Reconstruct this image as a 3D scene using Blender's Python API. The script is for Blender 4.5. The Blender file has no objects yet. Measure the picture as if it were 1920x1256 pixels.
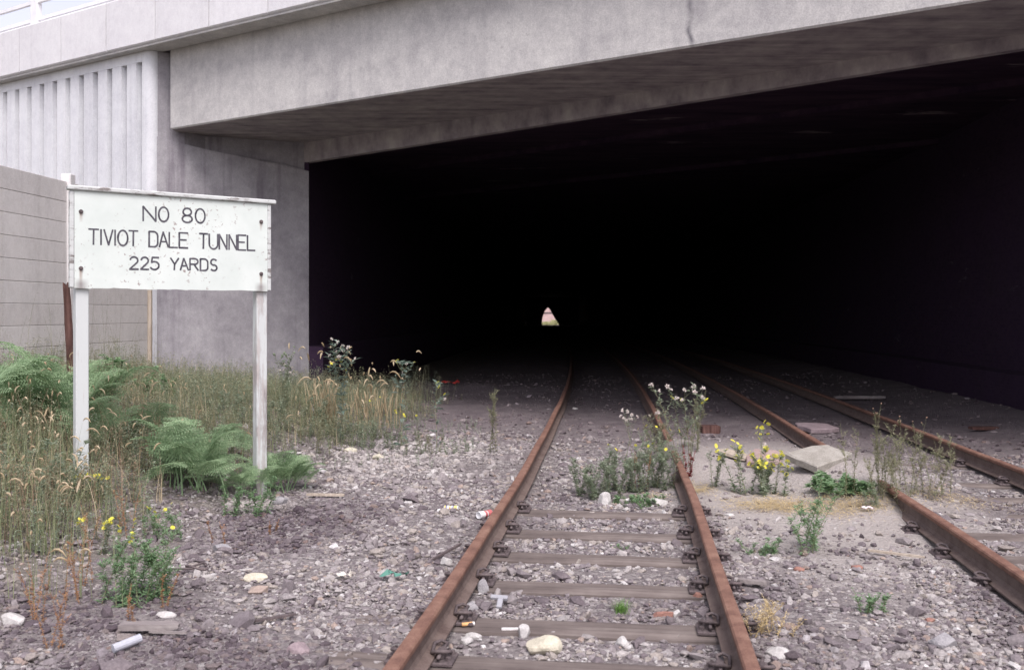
import bpy, math, random
import numpy as np
from mathutils import Vector, Matrix, noise as mnoise

R = math.radians
random.seed(7)
rng = np.random.default_rng(11)
scene = bpy.context.scene
COL = scene.collection

# ------------------------------------------------------------------ camera
CAM_H = 1.67
FPX = 1800.0                                   # focal length in pixels of the 1920 px wide photograph
cam_data = bpy.data.cameras.new("camera")
cam_data.sensor_width = 36.0
cam_data.lens = 36.0 * FPX / 1920.0
cam_data.shift_y = -41.0 / 1920.0
cam_data.dof.use_dof = True                     # an open lens: the foreground is a touch soft
cam_data.dof.focus_distance = 8.8
cam_data.dof.aperture_fstop = 3.2
cam_data.clip_start = 0.05
cam_data.clip_end = 2000.0
cam = bpy.data.objects.new("camera", cam_data)
cam.location = (0, 0, CAM_H)
cam.rotation_euler = (R(90), 0, 0)
COL.objects.link(cam)
scene.camera = cam

# ------------------------------------------------------------------ light: overcast sky and a soft sun
SUN_EL, SUN_AZ = R(55), R(166)                 # azimuth clockwise from +Y
world = bpy.data.worlds.new("World")
scene.world = world
world.use_nodes = True
wn = world.node_tree
wn.nodes.clear()
sky = wn.nodes.new("ShaderNodeTexSky")
sky.sky_type = 'NISHITA'
sky.sun_disc = False
sky.sun_elevation = SUN_EL
sky.sun_rotation = SUN_AZ
sky.dust_density = 3.0
hs = wn.nodes.new("ShaderNodeHueSaturation")
hs.inputs['Saturation'].default_value = 0.36
bg = wn.nodes.new("ShaderNodeBackground")
bg.inputs['Strength'].default_value = 0.15
wo = wn.nodes.new("ShaderNodeOutputWorld")
wn.links.new(sky.outputs[0], hs.inputs['Color'])
tint = wn.nodes.new('ShaderNodeMix'); tint.data_type = 'RGBA'; tint.blend_type = 'MULTIPLY'
tint.inputs[0].default_value = 1.0
tint.inputs[7].default_value = (1.03, 0.965, 1.035, 1)
wn.links.new(hs.outputs[0], tint.inputs[6])
wn.links.new(tint.outputs[2], bg.inputs['Color'])
wn.links.new(bg.outputs[0], wo.inputs['Surface'])
sd = bpy.data.lights.new("sun", 'SUN')
sd.energy = 1.4
sd.angle = R(28)
sd.color = (1.0, 0.955, 0.95)
sun = bpy.data.objects.new("sun", sd)
dirv = Vector((math.sin(SUN_AZ) * math.cos(SUN_EL), math.cos(SUN_AZ) * math.cos(SUN_EL), math.sin(SUN_EL)))
sun.rotation_euler = dirv.to_track_quat('Z', 'Y').to_euler()
sun.location = (0, -10, 30)
COL.objects.link(sun)
scene.view_settings.view_transform = 'Standard'
scene.view_settings.look = 'None'
scene.view_settings.gamma = 1.0
scene.view_settings.exposure = 0.80
scene.cycles.max_bounces = 6
scene.cycles.diffuse_bounces = 4

# ------------------------------------------------------------------ materials
def ramp_node(nt, stops, interp='LINEAR'):
    n = nt.nodes.new("ShaderNodeValToRGB")
    n.color_ramp.interpolation = interp
    el = n.color_ramp.elements
    while len(el) < len(stops):
        el.new(0.5)
    for e, (p, c) in zip(el, stops):
        e.position = p
        e.color = (c[0], c[1], c[2], 1) if len(c) == 3 else c
    return n

class Mat:
    """small helper round one node material"""
    def __init__(self, name, rough=0.9):
        self.m = bpy.data.materials.new(name)
        self.m.use_nodes = True
        self.nt = self.m.node_tree
        self.b = self.nt.nodes["Principled BSDF"]
        self.b.inputs['Roughness'].default_value = rough
        self.b.inputs['Specular IOR Level'].default_value = 0.25
        self.tc = self.nt.nodes.new("ShaderNodeTexCoord")
    def link(self, a, b): self.nt.links.new(a, b)
    def mapping(self, scale=(1, 1, 1), rot=(0, 0, 0), src='Object', loc=(0, 0, 0)):
        mp = self.nt.nodes.new("ShaderNodeMapping")
        mp.inputs['Scale'].default_value = scale
        mp.inputs['Rotation'].default_value = rot
        mp.inputs['Location'].default_value = loc
        self.link(self.tc.outputs[src], mp.inputs['Vector'])
        return mp.outputs[0]
    def noise(self, vec, scale, detail=5, rough=0.6, dist=0.0):
        n = self.nt.nodes.new("ShaderNodeTexNoise")
        n.inputs['Scale'].default_value = scale
        n.inputs['Detail'].default_value = detail
        n.inputs['Roughness'].default_value = rough
        n.inputs['Distortion'].default_value = dist
        self.link(vec, n.inputs['Vector'])
        return n.outputs['Fac']
    def voronoi(self, vec, scale, feature='F1'):
        n = self.nt.nodes.new("ShaderNodeTexVoronoi")
        n.feature = feature
        n.inputs['Scale'].default_value = scale
        self.link(vec, n.inputs['Vector'])
        return n
    def ramp(self, fac, stops, interp='LINEAR'):
        n = ramp_node(self.nt, stops, interp)
        self.link(fac, n.inputs[0])
        return n.outputs[0]
    def mix(self, fac, a, b, mode='MIX'):
        n = self.nt.nodes.new("ShaderNodeMix")
        n.data_type = 'RGBA'
        n.blend_type = mode
        n.clamp_factor = True
        for sock, v in ((n.inputs[0], fac), (n.inputs[6], a), (n.inputs[7], b)):
            if isinstance(v, (int, float)): sock.default_value = v
            elif isinstance(v, tuple): sock.default_value = (v[0], v[1], v[2], 1)
            else: self.link(v, sock)
        return n.outputs[2]
    def math(self, op, a, b=None, c=None, clamp=False):
        n = self.nt.nodes.new("ShaderNodeMath")
        n.operation = op
        n.use_clamp = clamp
        for i, v in enumerate((a, b, c)):
            if v is None: continue
            if isinstance(v, (int, float)): n.inputs[i].default_value = v
            else: self.link(v, n.inputs[i])
        return n.outputs[0]
    def sep(self, src='Object'):
        n = self.nt.nodes.new("ShaderNodeSeparateXYZ")
        self.link(self.tc.outputs[src] if isinstance(src, str) else src, n.inputs[0])
        return n.outputs
    def island(self):
        return self.nt.nodes.new("ShaderNodeNewGeometry").outputs['Random Per Island']
    def color(self, c):
        if isinstance(c, tuple): self.b.inputs['Base Color'].default_value = (c[0], c[1], c[2], 1)
        else: self.link(c, self.b.inputs['Base Color'])
    def bump(self, h, strength=0.4, dist=0.02):
        n = self.nt.nodes.new("ShaderNodeBump")
        n.inputs['Strength'].default_value = strength
        n.inputs['Distance'].default_value = dist
        self.link(h, n.inputs['Height'])
        self.link(n.outputs[0], self.b.inputs['Normal'])

def concrete(name, c1, c2, streak=0.5, stain=(0.12, 0.11, 0.12), bump=0.25, seam=None):
    m = Mat(name, 0.92)
    big = m.noise(m.mapping((1, 1, 1)), 0.9, 6, 0.62)
    med = m.noise(m.mapping((1, 1, 1)), 5.0, 5, 0.6)
    vert = m.noise(m.mapping((3.2, 3.2, 0.16)), 1.3, 6, 0.62)
    fine = m.noise(m.mapping((1, 1, 1)), 60, 3, 0.7)
    base = m.ramp(m.math('ADD', m.math('MULTIPLY', big, .6), m.math('MULTIPLY', med, .4)), [(0.36, c2), (0.60, c1)])
    sm = m.ramp(vert, [(0.52, (0, 0, 0)), (0.74, (1, 1, 1))])
    base = m.mix(m.math('MULTIPLY', sm, streak), base, stain)
    base = m.mix(0.22, base, m.ramp(fine, [(0.3, (0.2, 0.2, 0.2)), (0.7, (0.85, 0.85, 0.85))]), 'OVERLAY')
    base = m.mix(0.14, base, m.ramp(m.noise(m.mapping((1, 1, .6)), 17, 4, .75), [(0.34, (0.25, 0.25, 0.25)), (0.66, (0.75, 0.75, 0.75))]), 'OVERLAY')
    oi = m.nt.nodes.new('ShaderNodeObjectInfo').outputs['Random']
    var = m.math('FRACT', m.math('ADD', m.island(), oi))
    base = m.mix(0.5, base, m.ramp(var, [(0.0, (0.42, 0.415, 0.42)), (1.0, (0.56, 0.56, 0.555))]), 'OVERLAY')
    m.color(base)
    m.bump(m.math('ADD', m.math('MULTIPLY', fine, .5), med), bump, 0.012)
    return m.m

M = {}
M['fascia'] = concrete('pale_precast_concrete', (0.67, 0.67, 0.67), (0.60, 0.595, 0.605), 0.08, bump=0.1)
M['wing'] = concrete('pale_ribbed_concrete', (0.64, 0.655, 0.665), (0.56, 0.57, 0.59), 0.16, bump=0.12)
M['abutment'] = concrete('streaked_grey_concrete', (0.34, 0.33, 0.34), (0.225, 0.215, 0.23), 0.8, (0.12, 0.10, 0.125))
M['fence'] = concrete('fence_concrete', (0.66, 0.635, 0.61), (0.57, 0.55, 0.53), 0.25, (0.36, 0.34, 0.32), bump=0.15)
M['fence_post'] = concrete('fence_post_concrete', (0.68, 0.665, 0.65), (0.58, 0.57, 0.56), 0.2, bump=0.15)

# board marked beam concrete with a weathered wavy seam
def beam_material():
    m = Mat('beam_concrete', 0.9)
    big = m.noise(m.mapping((1, 1, 1.6)), 0.8, 7, 0.65)
    med = m.noise(m.mapping((1, 1, 1)), 4.2, 6, 0.65)
    vert = m.noise(m.mapping((2.6, 2.6, 0.25)), 1.2, 6, 0.6)
    fine = m.noise(m.mapping((1, 1, 1)), 55, 3, 0.7)
    base = m.ramp(m.math('ADD', m.math('MULTIPLY', big, .5), m.math('MULTIPLY', med, .5)),
                  [(0.34, (0.36, 0.35, 0.345)), (0.48, (0.45, 0.44, 0.425)), (0.62, (0.52, 0.51, 0.485))])
    base = m.mix(m.math('MULTIPLY', m.ramp(vert, [(0.5, (0, 0, 0)), (0.75, (1, 1, 1))]), 0.35), base, (0.24, 0.23, 0.24))
    # wavy vertical seam with a dark leak stain: t along the beam in metres is a linear function of x and y
    s = m.sep()
    t = m.math('ADD', m.math('MULTIPLY', m.math('ADD', s[0], -0.12), 0.842), m.math('MULTIPLY', m.math('SUBTRACT', s[1], 0.1), -0.539))
    wav = m.math('MULTIPLY', m.math('SUBTRACT', m.noise(m.mapping((0.01, 0.01, 1.0)), 1.4, 3, .5), .5), 0.45)
    d = m.math('ABSOLUTE', m.math('SUBTRACT', m.math('ADD', t, wav), 9.95))
    seam = m.math('SUBTRACT', 1.0, m.math('MULTIPLY', d, 18.0), clamp=True)
    wide = m.math('SUBTRACT', 1.0, m.math('MULTIPLY', d, 4.0), clamp=True)
    upper = m.math('SUBTRACT', m.math('MULTIPLY', s[2], 0.8), 3.78, clamp=True)
    brk = m.ramp(m.noise(m.mapping((1, 1, 1)), 3.0, 4, .6), [(0.38, (0, 0, 0)), (0.6, (1, 1, 1))])
    base = m.mix(m.math('MULTIPLY', m.math('MULTIPLY', wide, upper), m.math('MULTIPLY', brk, 0.55)), base, (0.11, 0.105, 0.12))
    base = m.mix(m.math('MULTIPLY', seam, m.math('ADD', m.math('MULTIPLY', brk, 0.6), .3)), base, (0.10, 0.095, 0.11))
    base = m.mix(0.15, base, m.ramp(m.noise(m.mapping((1, 1, .7)), 14, 5, .8), [(0.34, (0.22, 0.22, 0.23)), (0.66, (0.76, 0.76, 0.75))]), 'OVERLAY')
    pits = m.ramp(m.noise(m.mapping((1, 1, 1), loc=(5, 2, 0)), 9, 3, .6), [(0.70, (0, 0, 0)), (0.76, (1, 1, 1))])
    base = m.mix(m.math('MULTIPLY', pits, .35), base, (0.2, 0.19, 0.19))
    base = m.mix(0.25, base, m.ramp(fine, [(0.3, (0.2, 0.2, 0.2)), (0.7, (0.85, 0.85, 0.85))]), 'OVERLAY')
    m.color(base)
    m.bump(m.math('ADD', m.math('MULTIPLY', fine, .5), med), 0.25, 0.015)
    return m.m
M['beam'] = beam_material()

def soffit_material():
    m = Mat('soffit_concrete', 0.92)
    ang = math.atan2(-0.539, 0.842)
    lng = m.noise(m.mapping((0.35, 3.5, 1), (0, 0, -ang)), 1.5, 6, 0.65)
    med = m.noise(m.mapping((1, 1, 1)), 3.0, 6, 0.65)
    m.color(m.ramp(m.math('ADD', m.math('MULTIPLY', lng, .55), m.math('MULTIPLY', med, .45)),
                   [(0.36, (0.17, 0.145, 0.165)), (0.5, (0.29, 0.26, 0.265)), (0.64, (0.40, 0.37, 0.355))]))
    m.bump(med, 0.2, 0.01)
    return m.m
M['soffit'] = soffit_material()

def brick_material():
    m = Mat('sooty_engineering_brick', 0.9)
    n = m.noise(m.mapping((1, 1, 1)), 1.3, 6, 0.7)
    lime = m.ramp(m.noise(m.mapping((1.0, 1.0, 2.6)), 0.8, 7, 0.7), [(0.66, (0, 0, 0)), (0.74, (1, 1, 1))])
    s = m.sep()
    u = m.nt.nodes.new("ShaderNodeCombineXYZ")
    m.link(m.math('ADD', s[1], s[0]), u.inputs[0]); m.link(s[2], u.inputs[1])
    br = m.nt.nodes.new("ShaderNodeTexBrick")
    br.inputs['Scale'].default_value = 4.4
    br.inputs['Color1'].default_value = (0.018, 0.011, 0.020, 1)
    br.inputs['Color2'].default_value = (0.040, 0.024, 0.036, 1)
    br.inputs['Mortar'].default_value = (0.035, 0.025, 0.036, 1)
    m.link(u.outputs[0], br.inputs['Vector'])
    c = m.mix(n, br.outputs[0], (0.04, 0.02, 0.05))
    c = m.mix(m.math('MULTIPLY', lime, 0.5), c, (0.22, 0.20, 0.21))
    m.color(c)
    m.bump(n, 0.3, 0.02)
    return m.m
M['brick'] = brick_material()

def roof_material():
    m = Mat('sooty_tunnel_roof', 0.9)
    ang = math.atan2(-0.6, 0.8)
    n = m.noise(m.mapping((0.5, 3, 1), (0, 0, -ang)), 1.2, 6, 0.7)
    lime = m.ramp(m.noise(m.mapping((0.5, 2.2, 1), (0, 0, -ang), loc=(3.1, 1.7, 0)), 0.7, 6, 0.7), [(0.64, (0, 0, 0)), (0.70, (1, 1, 1))])
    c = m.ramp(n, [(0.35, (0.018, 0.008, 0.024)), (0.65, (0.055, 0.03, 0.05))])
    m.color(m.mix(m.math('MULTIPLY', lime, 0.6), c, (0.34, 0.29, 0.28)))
    return m.m
M['roof'] = roof_material()

def rust(name, a, b, c, rough=0.85):
    m = Mat(name, rough)
    n = m.noise(m.mapping((1, 1, 1)), 9, 6, 0.7)
    n2 = m.noise(m.mapping((1, 1, 1)), 120, 3, 0.7)
    col = m.ramp(m.math('ADD', m.math('MULTIPLY', n, .65), m.math('MULTIPLY', n2, .35)), [(0.36, a), (0.5, b), (0.66, c)])
    m.color(col)
    m.bump(n2, 0.35, 0.003)
    return m.m
M['rail_head'] = rust('rusted_rail_head', (0.115, 0.062, 0.048), (0.19, 0.103, 0.076), (0.265, 0.165, 0.12), 0.8)
M['rail_web'] = rust('dull_rusted_rail_web', (0.095, 0.066, 0.058), (0.150, 0.112, 0.098), (0.195, 0.152, 0.130))
M['iron'] = rust('dark_track_iron', (0.06, 0.047, 0.05), (0.115, 0.092, 0.092), (0.175, 0.145, 0.138))

def wood(name, a, b, c, axis=0, scale=1.0, bump=0.5):
    m = Mat(name, 0.92)
    sc = [26.0, 26.0, 26.0]; sc[axis] = 1.2
    g = m.noise(m.mapping(tuple(v * scale for v in sc)), 1.0, 6, 0.7, 0.4)
    n = m.noise(m.mapping((1, 1, 1)), 3.0, 5, .6)
    m.color(m.ramp(m.math('ADD', m.math('MULTIPLY', g, .6), m.math('MULTIPLY', n, .4)), [(0.34, a), (0.5, b), (0.66, c)]))
    m.bump(g, bump, 0.006)
    return m.m
M['sleeper'] = wood('weathered_sleeper_timber', (0.075, 0.060, 0.056), (0.15, 0.124, 0.112), (0.235, 0.203, 0.182))
M['timber'] = wood('grey_board_timber', (0.13, 0.11, 0.11), (0.25, 0.22, 0.21), (0.36, 0.33, 0.31))
M['stake'] = wood('rotten_brown_timber', (0.035, 0.018, 0.015), (0.09, 0.047, 0.04), (0.16, 0.09, 0.075), axis=2)
M['strip'] = wood('tan_timber_strip', (0.28, 0.23, 0.18), (0.42, 0.36, 0.29), (0.52, 0.46, 0.38), axis=2)

def paint_post(name, wear):
    m = Mat(name, 0.75)
    g = m.noise(m.mapping((30, 30, 1.6)), 1.0, 6, 0.7, 0.3)
    n = m.noise(m.mapping((1, 1, .35)), 5.0, 6, .65)
    bare = m.ramp(g, [(0.36, (0.18, 0.155, 0.15)), (0.62, (0.46, 0.43, 0.41))])
    z = m.sep()[2]
    low = m.math('MULTIPLY', m.math('SUBTRACT', 0.55, z), 0.05)                # paint worn off near the ground
    k = m.math('ADD', m.math('ADD', m.math('MULTIPLY', n, .55), m.math('MULTIPLY', g, .45)), low)
    mask = m.ramp(k, [(0.60 - wear, (0, 0, 0)), (0.67 - wear, (1, 1, 1))])
    m.color(m.mix(mask, (0.54, 0.565, 0.55), bare))
    m.bump(g, 0.3, 0.003)
    return m.m
M['post_white'] = paint_post('white_post_paint', 0.075)
M['post_worn'] = paint_post('worn_white_post_paint', 0.16)

BOLTS = [(-0.019, 2.49), (-0.019, 2.032), (1.506, 2.495), (1.506, 2.025)]
def sign_paint():
    m = Mat('chipped_white_sign_paint', 0.6)
    s = m.sep()
    spots = m.ramp(m.noise(m.mapping((1, 1, 1.0), loc=(3, 0, 1)), 24, 4, .65), [(0.605, (0, 0, 0)), (0.635, (1, 1, 1))])
    area = m.ramp(m.noise(m.mapping((1, 1, 1)), 2.6, 3, .5), [(0.44, (0, 0, 0)), (0.60, (1, 1, 1))])
    fade = m.noise(m.mapping((1, 1, 1)), 3.0, 5, .6)
    c = m.ramp(fade, [(0.35, (0.575, 0.63, 0.585)), (0.65, (0.65, 0.70, 0.655))])
    c = m.mix(m.math('MULTIPLY', m.math('MULTIPLY', spots, area), .9), c, (0.30, 0.25, 0.23))
    wob = m.math('MULTIPLY', m.math('SUBTRACT', m.noise(m.mapping((14, 14, 3)), 1, 4, .6), .5), 0.03)
    for bx, bz in BOLTS:
        dx = m.math('ABSOLUTE', m.math('SUBTRACT', m.math('ADD', s[0], wob), bx))
        dz = m.math('SUBTRACT', bz, s[2])
        band = m.math('SUBTRACT', 1.0, m.math('MULTIPLY', dx, 55.0), clamp=True)
        below = m.math('MULTIPLY', m.math('GREATER_THAN', dz, 0.0), m.math('SUBTRACT', 1.0, m.math('MULTIPLY', dz, 6.0 if bz < 2.2 else 11.0), clamp=True))
        c = m.mix(m.math('MULTIPLY', m.math('MULTIPLY', band, below), .95), c, (0.26, 0.15, 0.10))
        if bz < 2.2:                                                          # wide dirty run where board meets post
            w2 = m.math('SUBTRACT', 1.0, m.math('MULTIPLY', dx, 15.0), clamp=True)
            d2 = m.math('MULTIPLY', m.math('SUBTRACT', 1.955, s[2], clamp=True), 22.0, clamp=True)
            c = m.mix(m.math('MULTIPLY', m.math('MULTIPLY', w2, d2), .8), c, (0.20, 0.17, 0.165))
    m.color(c)
    m.bump(spots, 0.2, 0.002)
    return m.m
M['sign'] = sign_paint()
def cap_paint():
    m = Mat('peeling_cap_paint', 0.75)
    n = m.noise(m.mapping((5, 22, 22)), 1.2, 6, .7)
    m.color(m.ramp(n, [(0.40, (0.20, 0.18, 0.17)), (0.47, (0.50, 0.52, 0.50)), (0.7, (0.58, 0.60, 0.58))]))
    m.bump(n, 0.3, 0.003)
    return m.m
M['cap'] = cap_paint()
def letter_paint():
    m = Mat('faded_black_lettering', 0.8)
    n = m.noise(m.mapping((1, 1, 1)), 14, 5, .7)
    m.color(m.ramp(n, [(0.35, (0.045, 0.043, 0.055)), (0.7, (0.14, 0.135, 0.15))]))
    return m.m
M['letter'] = letter_paint()
M['white_metal'] = (lambda m: (m.color(m.ramp(m.noise(m.mapping(), 6, 4), [(0.3, (0.72, 0.73, 0.74)), (0.7, (0.82, 0.82, 0.82))])), m.m)[1])(Mat('white_painted_railing', .5))

# ballast: every stone is an island with a colour of its own; broad patches of darker ash come from world position
def stones_material():
    m = Mat('ballast_stone', 0.95)
    r = m.island()
    c = m.ramp(r, [(0.0, (0.15, 0.127, 0.132)), (0.14, (0.19, 0.166, 0.170)), (0.30, (0.232, 0.206, 0.206)), (0.44, (0.265, 0.24, 0.236)),
                   (0.58, (0.30, 0.268, 0.24)), (0.72, (0.335, 0.31, 0.295)), (0.86, (0.38, 0.358, 0.34)), (0.935, (0.315, 0.25, 0.212)),
                   (0.970, (0.44, 0.425, 0.41)), (0.994, (0.58, 0.565, 0.55)), (0.997, (0.34, 0.17, 0.12))], 'CONSTANT')
    pn = m.noise(m.mapping((0.7, 0.7, 0), loc=(2.2, 0.4, 0)), 1.1, 5, .6)
    s = m.sep()
    wob = m.math('MULTIPLY', m.math('SUBTRACT', m.noise(m.mapping((1, 1, 0)), 2.4, 5, .65), .5), 2.6)
    def blob(cx, cy, rx, ry):
        a = m.math('POWER', m.math('DIVIDE', m.math('SUBTRACT', s[0], cx), rx), 2.0)
        b = m.math('POWER', m.math('DIVIDE', m.math('SUBTRACT', s[1], cy), ry), 2.0)
        return m.math('SUBTRACT', 1.3, m.math('ADD', m.math('ADD', a, b), wob), clamp=True)
    # spilt cinders: darker heaps lying on the stones
    dark = m.math('MAXIMUM', m.math('MAXIMUM', blob(-1.5, 4.6, .85, .42), blob(-1.7, 7.6, .75, 1.1)), m.math('MAXIMUM', blob(-2.3, 5.3, .7, .6), blob(3.0, 5.2, .5, .7)))
    patch = m.ramp(pn, [(0.50, (0, 0, 0)), (0.66, (1, 1, 1))])
    c = m.mix(m.math('MULTIPLY', m.math('MAXIMUM', m.math('MULTIPLY', patch, .8), dark), .95), c, m.mix(1.0, c, (0.44, 0.40, 0.44), 'MULTIPLY'))
    inside = m.math('MULTIPLY', m.math('SUBTRACT', m.math('ADD', s[1], m.math('MULTIPLY', s[0], 0.45)), 11.5), 0.28, clamp=True)  # tunnel gloom painted into the stone colour, deepening past the mouth
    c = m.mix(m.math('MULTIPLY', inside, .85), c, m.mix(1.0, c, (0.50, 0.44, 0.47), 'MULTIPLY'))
    pale = m.math('MAXIMUM', blob(-1.1, 11.0, 1.2, 1.5), blob(-2.2, 8.2, .5, .3))
    c = m.mix(m.math('MULTIPLY', pale, .40), c, (0.46, 0.43, 0.40))
    fine = m.noise(m.mapping((1, 1, 1)), 70, 4, .7)
    c = m.mix(0.4, c, m.ramp(fine, [(0.3, (0.15, 0.15, 0.15)), (0.7, (0.85, 0.85, 0.85))]), 'OVERLAY')
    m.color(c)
    m.bump(fine, 0.35, 0.006)
    return m.m
M['stones'] = stones_material()

def ground_material():
    m = Mat('ash_and_grit', 0.97)
    v = m.voronoi(m.mapping(), 34)
    v2 = m.voronoi(m.mapping(), 85)
    n = m.noise(m.mapping((1, 1, 1)), 2.2, 7, .65)
    fine = m.noise(m.mapping(), 55, 5, .75)
    sepc = m.nt.nodes.new("ShaderNodeSeparateColor")
    m.link(v.outputs['Color'], sepc.inputs[0])
    grit = m.ramp(sepc.outputs[0], [(0.0, (0.11, 0.095, 0.098)), (0.4, (0.20, 0.178, 0.175)), (0.8, (0.29, 0.265, 0.25)), (1.0, (0.42, 0.40, 0.38))])
    soil = m.ramp(fine, [(0.3, (0.10, 0.085, 0.088)), (0.7, (0.25, 0.22, 0.212))])
    c = m.mix(m.ramp(n, [(0.40, (0, 0, 0)), (0.62, (1, 1, 1))]), grit, soil)
    s = m.sep()
    def blob(cx, cy, rx, ry):
        a = m.math('POWER', m.math('DIVIDE', m.math('SUBTRACT', s[0], cx), rx), 2.0)
        b = m.math('POWER', m.math('DIVIDE', m.math('SUBTRACT', s[1], cy), ry), 2.0)
        return m.math('SUBTRACT', 1.25, m.math('ADD', m.math('ADD', a, b), m.math('MULTIPLY', m.math('SUBTRACT', n, .5), 1.8)), clamp=True)
    sand = m.math('MAXIMUM', blob(2.5, 8.5, 1.35, 3.0), blob(3.0, 11.0, 1.5, 1.8))
    sandc = m.ramp(fine, [(0.28, (0.27, 0.24, 0.222)), (0.72, (0.46, 0.425, 0.395))])
    c = m.mix(sand, c, sandc)
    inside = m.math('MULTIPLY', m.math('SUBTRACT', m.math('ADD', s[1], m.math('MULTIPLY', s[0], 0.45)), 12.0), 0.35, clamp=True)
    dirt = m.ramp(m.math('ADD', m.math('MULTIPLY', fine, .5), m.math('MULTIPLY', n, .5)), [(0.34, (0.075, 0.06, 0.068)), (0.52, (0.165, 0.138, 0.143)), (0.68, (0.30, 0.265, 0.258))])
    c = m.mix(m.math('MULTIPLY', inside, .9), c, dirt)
    bank = m.math('MULTIPLY', m.math('SUBTRACT', -2.6, m.math('SUBTRACT', s[0], m.math('MULTIPLY', s[1], .06))), 0.9, clamp=True)
    c = m.mix(m.math('MULTIPLY', bank, .8), c, m.ramp(fine, [(0.3, (0.10, 0.09, 0.07)), (0.7, (0.22, 0.195, 0.15))]))
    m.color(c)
    h = m.math('ADD', m.math('MULTIPLY', v.outputs['Distance'], -0.8), m.math('ADD', m.math('MULTIPLY', v2.outputs['Distance'], -.35), m.math('MULTIPLY', fine, .6)))
    m.bump(h, 0.7, 0.025)
    return m.m
M['ground'] = ground_material()

def leaf_mat(name, a, b, c=None, trans=0.25, rough=0.7):
    m = Mat(name, rough)
    stops = [(0.0, a), (0.55, b), (1.0, c or b)]
    col = m.ramp(m.island(), stops)
    m.color(col)
    if trans:
        tr = m.nt.nodes.new("ShaderNodeBsdfTranslucent")
        m.link(col, tr.inputs[0])
        mx = m.nt.nodes.new("ShaderNodeMixShader")
        mx.inputs[0].default_value = trans
        out = m.nt.nodes["Material Output"]
        m.link(m.b.outputs[0], mx.inputs[1]); m.link(tr.outputs[0], mx.inputs[2])
        m.link(mx.outputs[0], out.inputs['Surface'])
    return m.m
M['fern'] = leaf_mat('bracken_green', (0.20, 0.29, 0.155), (0.30, 0.43, 0.245), (0.40, 0.51, 0.31), .45)
M['leaf'] = leaf_mat('grey_green_leaf', (0.21, 0.265, 0.18), (0.30, 0.36, 0.25), (0.39, 0.43, 0.32), .48)
M['leaf_bright'] = leaf_mat('fresh_green_leaf', (0.17, 0.28, 0.14), (0.25, 0.39, 0.21), (0.34, 0.47, 0.28), 0.48)
M['leaf_olive'] = leaf_mat('dry_olive_leaf', (0.22, 0.23, 0.14), (0.31, 0.32, 0.2), (0.4, 0.38, 0.26), 0.42)
M['leaf_blue'] = leaf_mat('glaucous_leaf', (0.14, 0.2, 0.165), (0.22, 0.29, 0.235), (0.31, 0.37, 0.31), 0.4)
M['stalk'] = leaf_mat('green_stalk', (0.16, 0.18, 0.1), (0.23, 0.23, 0.13), (0.26, 0.21, 0.14), 0.1)
M['dock'] = leaf_mat('rusty_dock_seed', (0.34, 0.17, 0.09), (0.44, 0.25, 0.13), (0.5, 0.33, 0.19), 0.25)
M['dock_red'] = leaf_mat('crimson_dock', (0.22, 0.03, 0.035), (0.30, 0.05, 0.05), (0.25, 0.07, 0.05), 0.1)
M['yellow'] = leaf_mat('yellow_petal', (0.84, 0.78, 0.05), (0.90, 0.84, 0.10), (0.88, 0.80, 0.14), 0.3)
M['fluff'] = leaf_mat('pale_seed_fluff', (0.66, 0.60, 0.54), (0.78, 0.74, 0.68), (0.72, 0.60, 0.60), 0.2)
M['tan'] = leaf_mat('dry_tan_grass', (0.42, 0.33, 0.2), (0.56, 0.46, 0.3), (0.64, 0.54, 0.38), 0.35)
M['straw'] = leaf_mat('bleached_straw', (0.44, 0.33, 0.16), (0.6, 0.48, 0.26), (0.68, 0.57, 0.36), 0.2)
M['grass'] = leaf_mat('grass_blade', (0.19, 0.235, 0.12), (0.28, 0.325, 0.17), (0.37, 0.385, 0.24), 0.4)
M['red_haze'] = leaf_mat('reddish_grass_seed', (0.33, 0.21, 0.145), (0.42, 0.29, 0.205), (0.48, 0.38, 0.265), 0.35)
M['tuft'] = leaf_mat('vivid_tuft_grass', (0.09, 0.20, 0.04), (0.14, 0.28, 0.06), (0.22, 0.36, 0.11), 0.25)

def plain_rock(name, a, b, scale=14):
    m = Mat(name, 0.93)
    n = m.noise(m.mapping(), scale, 6, .7)
    f = m.noise(m.mapping(), scale * 8, 3, .7)
    c = m.ramp(m.math('ADD', m.math('MULTIPLY', n, .6), m.math('MULTIPLY', f, .4)), [(0.36, a), (0.62, b)])
    m.color(c); m.bump(f, .4, .004)
    return m.m
M['rock_cream'] = plain_rock('cream_sandstone', (0.40, 0.37, 0.28), (0.60, 0.56, 0.45))
M['rock_white'] = plain_rock('white_limestone', (0.35, 0.335, 0.32), (0.54, 0.525, 0.50))
M['rock_grey'] = plain_rock('grey_stone', (0.19, 0.18, 0.19), (0.34, 0.33, 0.33))
M['rock_mauve'] = plain_rock('mauve_stone', (0.20, 0.155, 0.165), (0.31, 0.25, 0.255))
M['rock_concrete'] = plain_rock('broken_concrete', (0.22, 0.205, 0.175), (0.37, 0.35, 0.31), 9)
M['rock_pink'] = plain_rock('pink_brick_rubble', (0.27, 0.19, 0.175), (0.38, 0.29, 0.265), 9)
M['brick_red'] = plain_rock('red_brick', (0.21, 0.11, 0.09), (0.33, 0.18, 0.14), 20)

def flat_mat(name, c, rough=0.6):
    m = Mat(name, rough)
    n = m.noise(m.mapping(), 25, 4, .6)
    m.color(m.ramp(n, [(0.3, tuple(v * .85 for v in c)), (0.7, tuple(min(v * 1.08, 1) for v in c))]))
    return m.m

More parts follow.
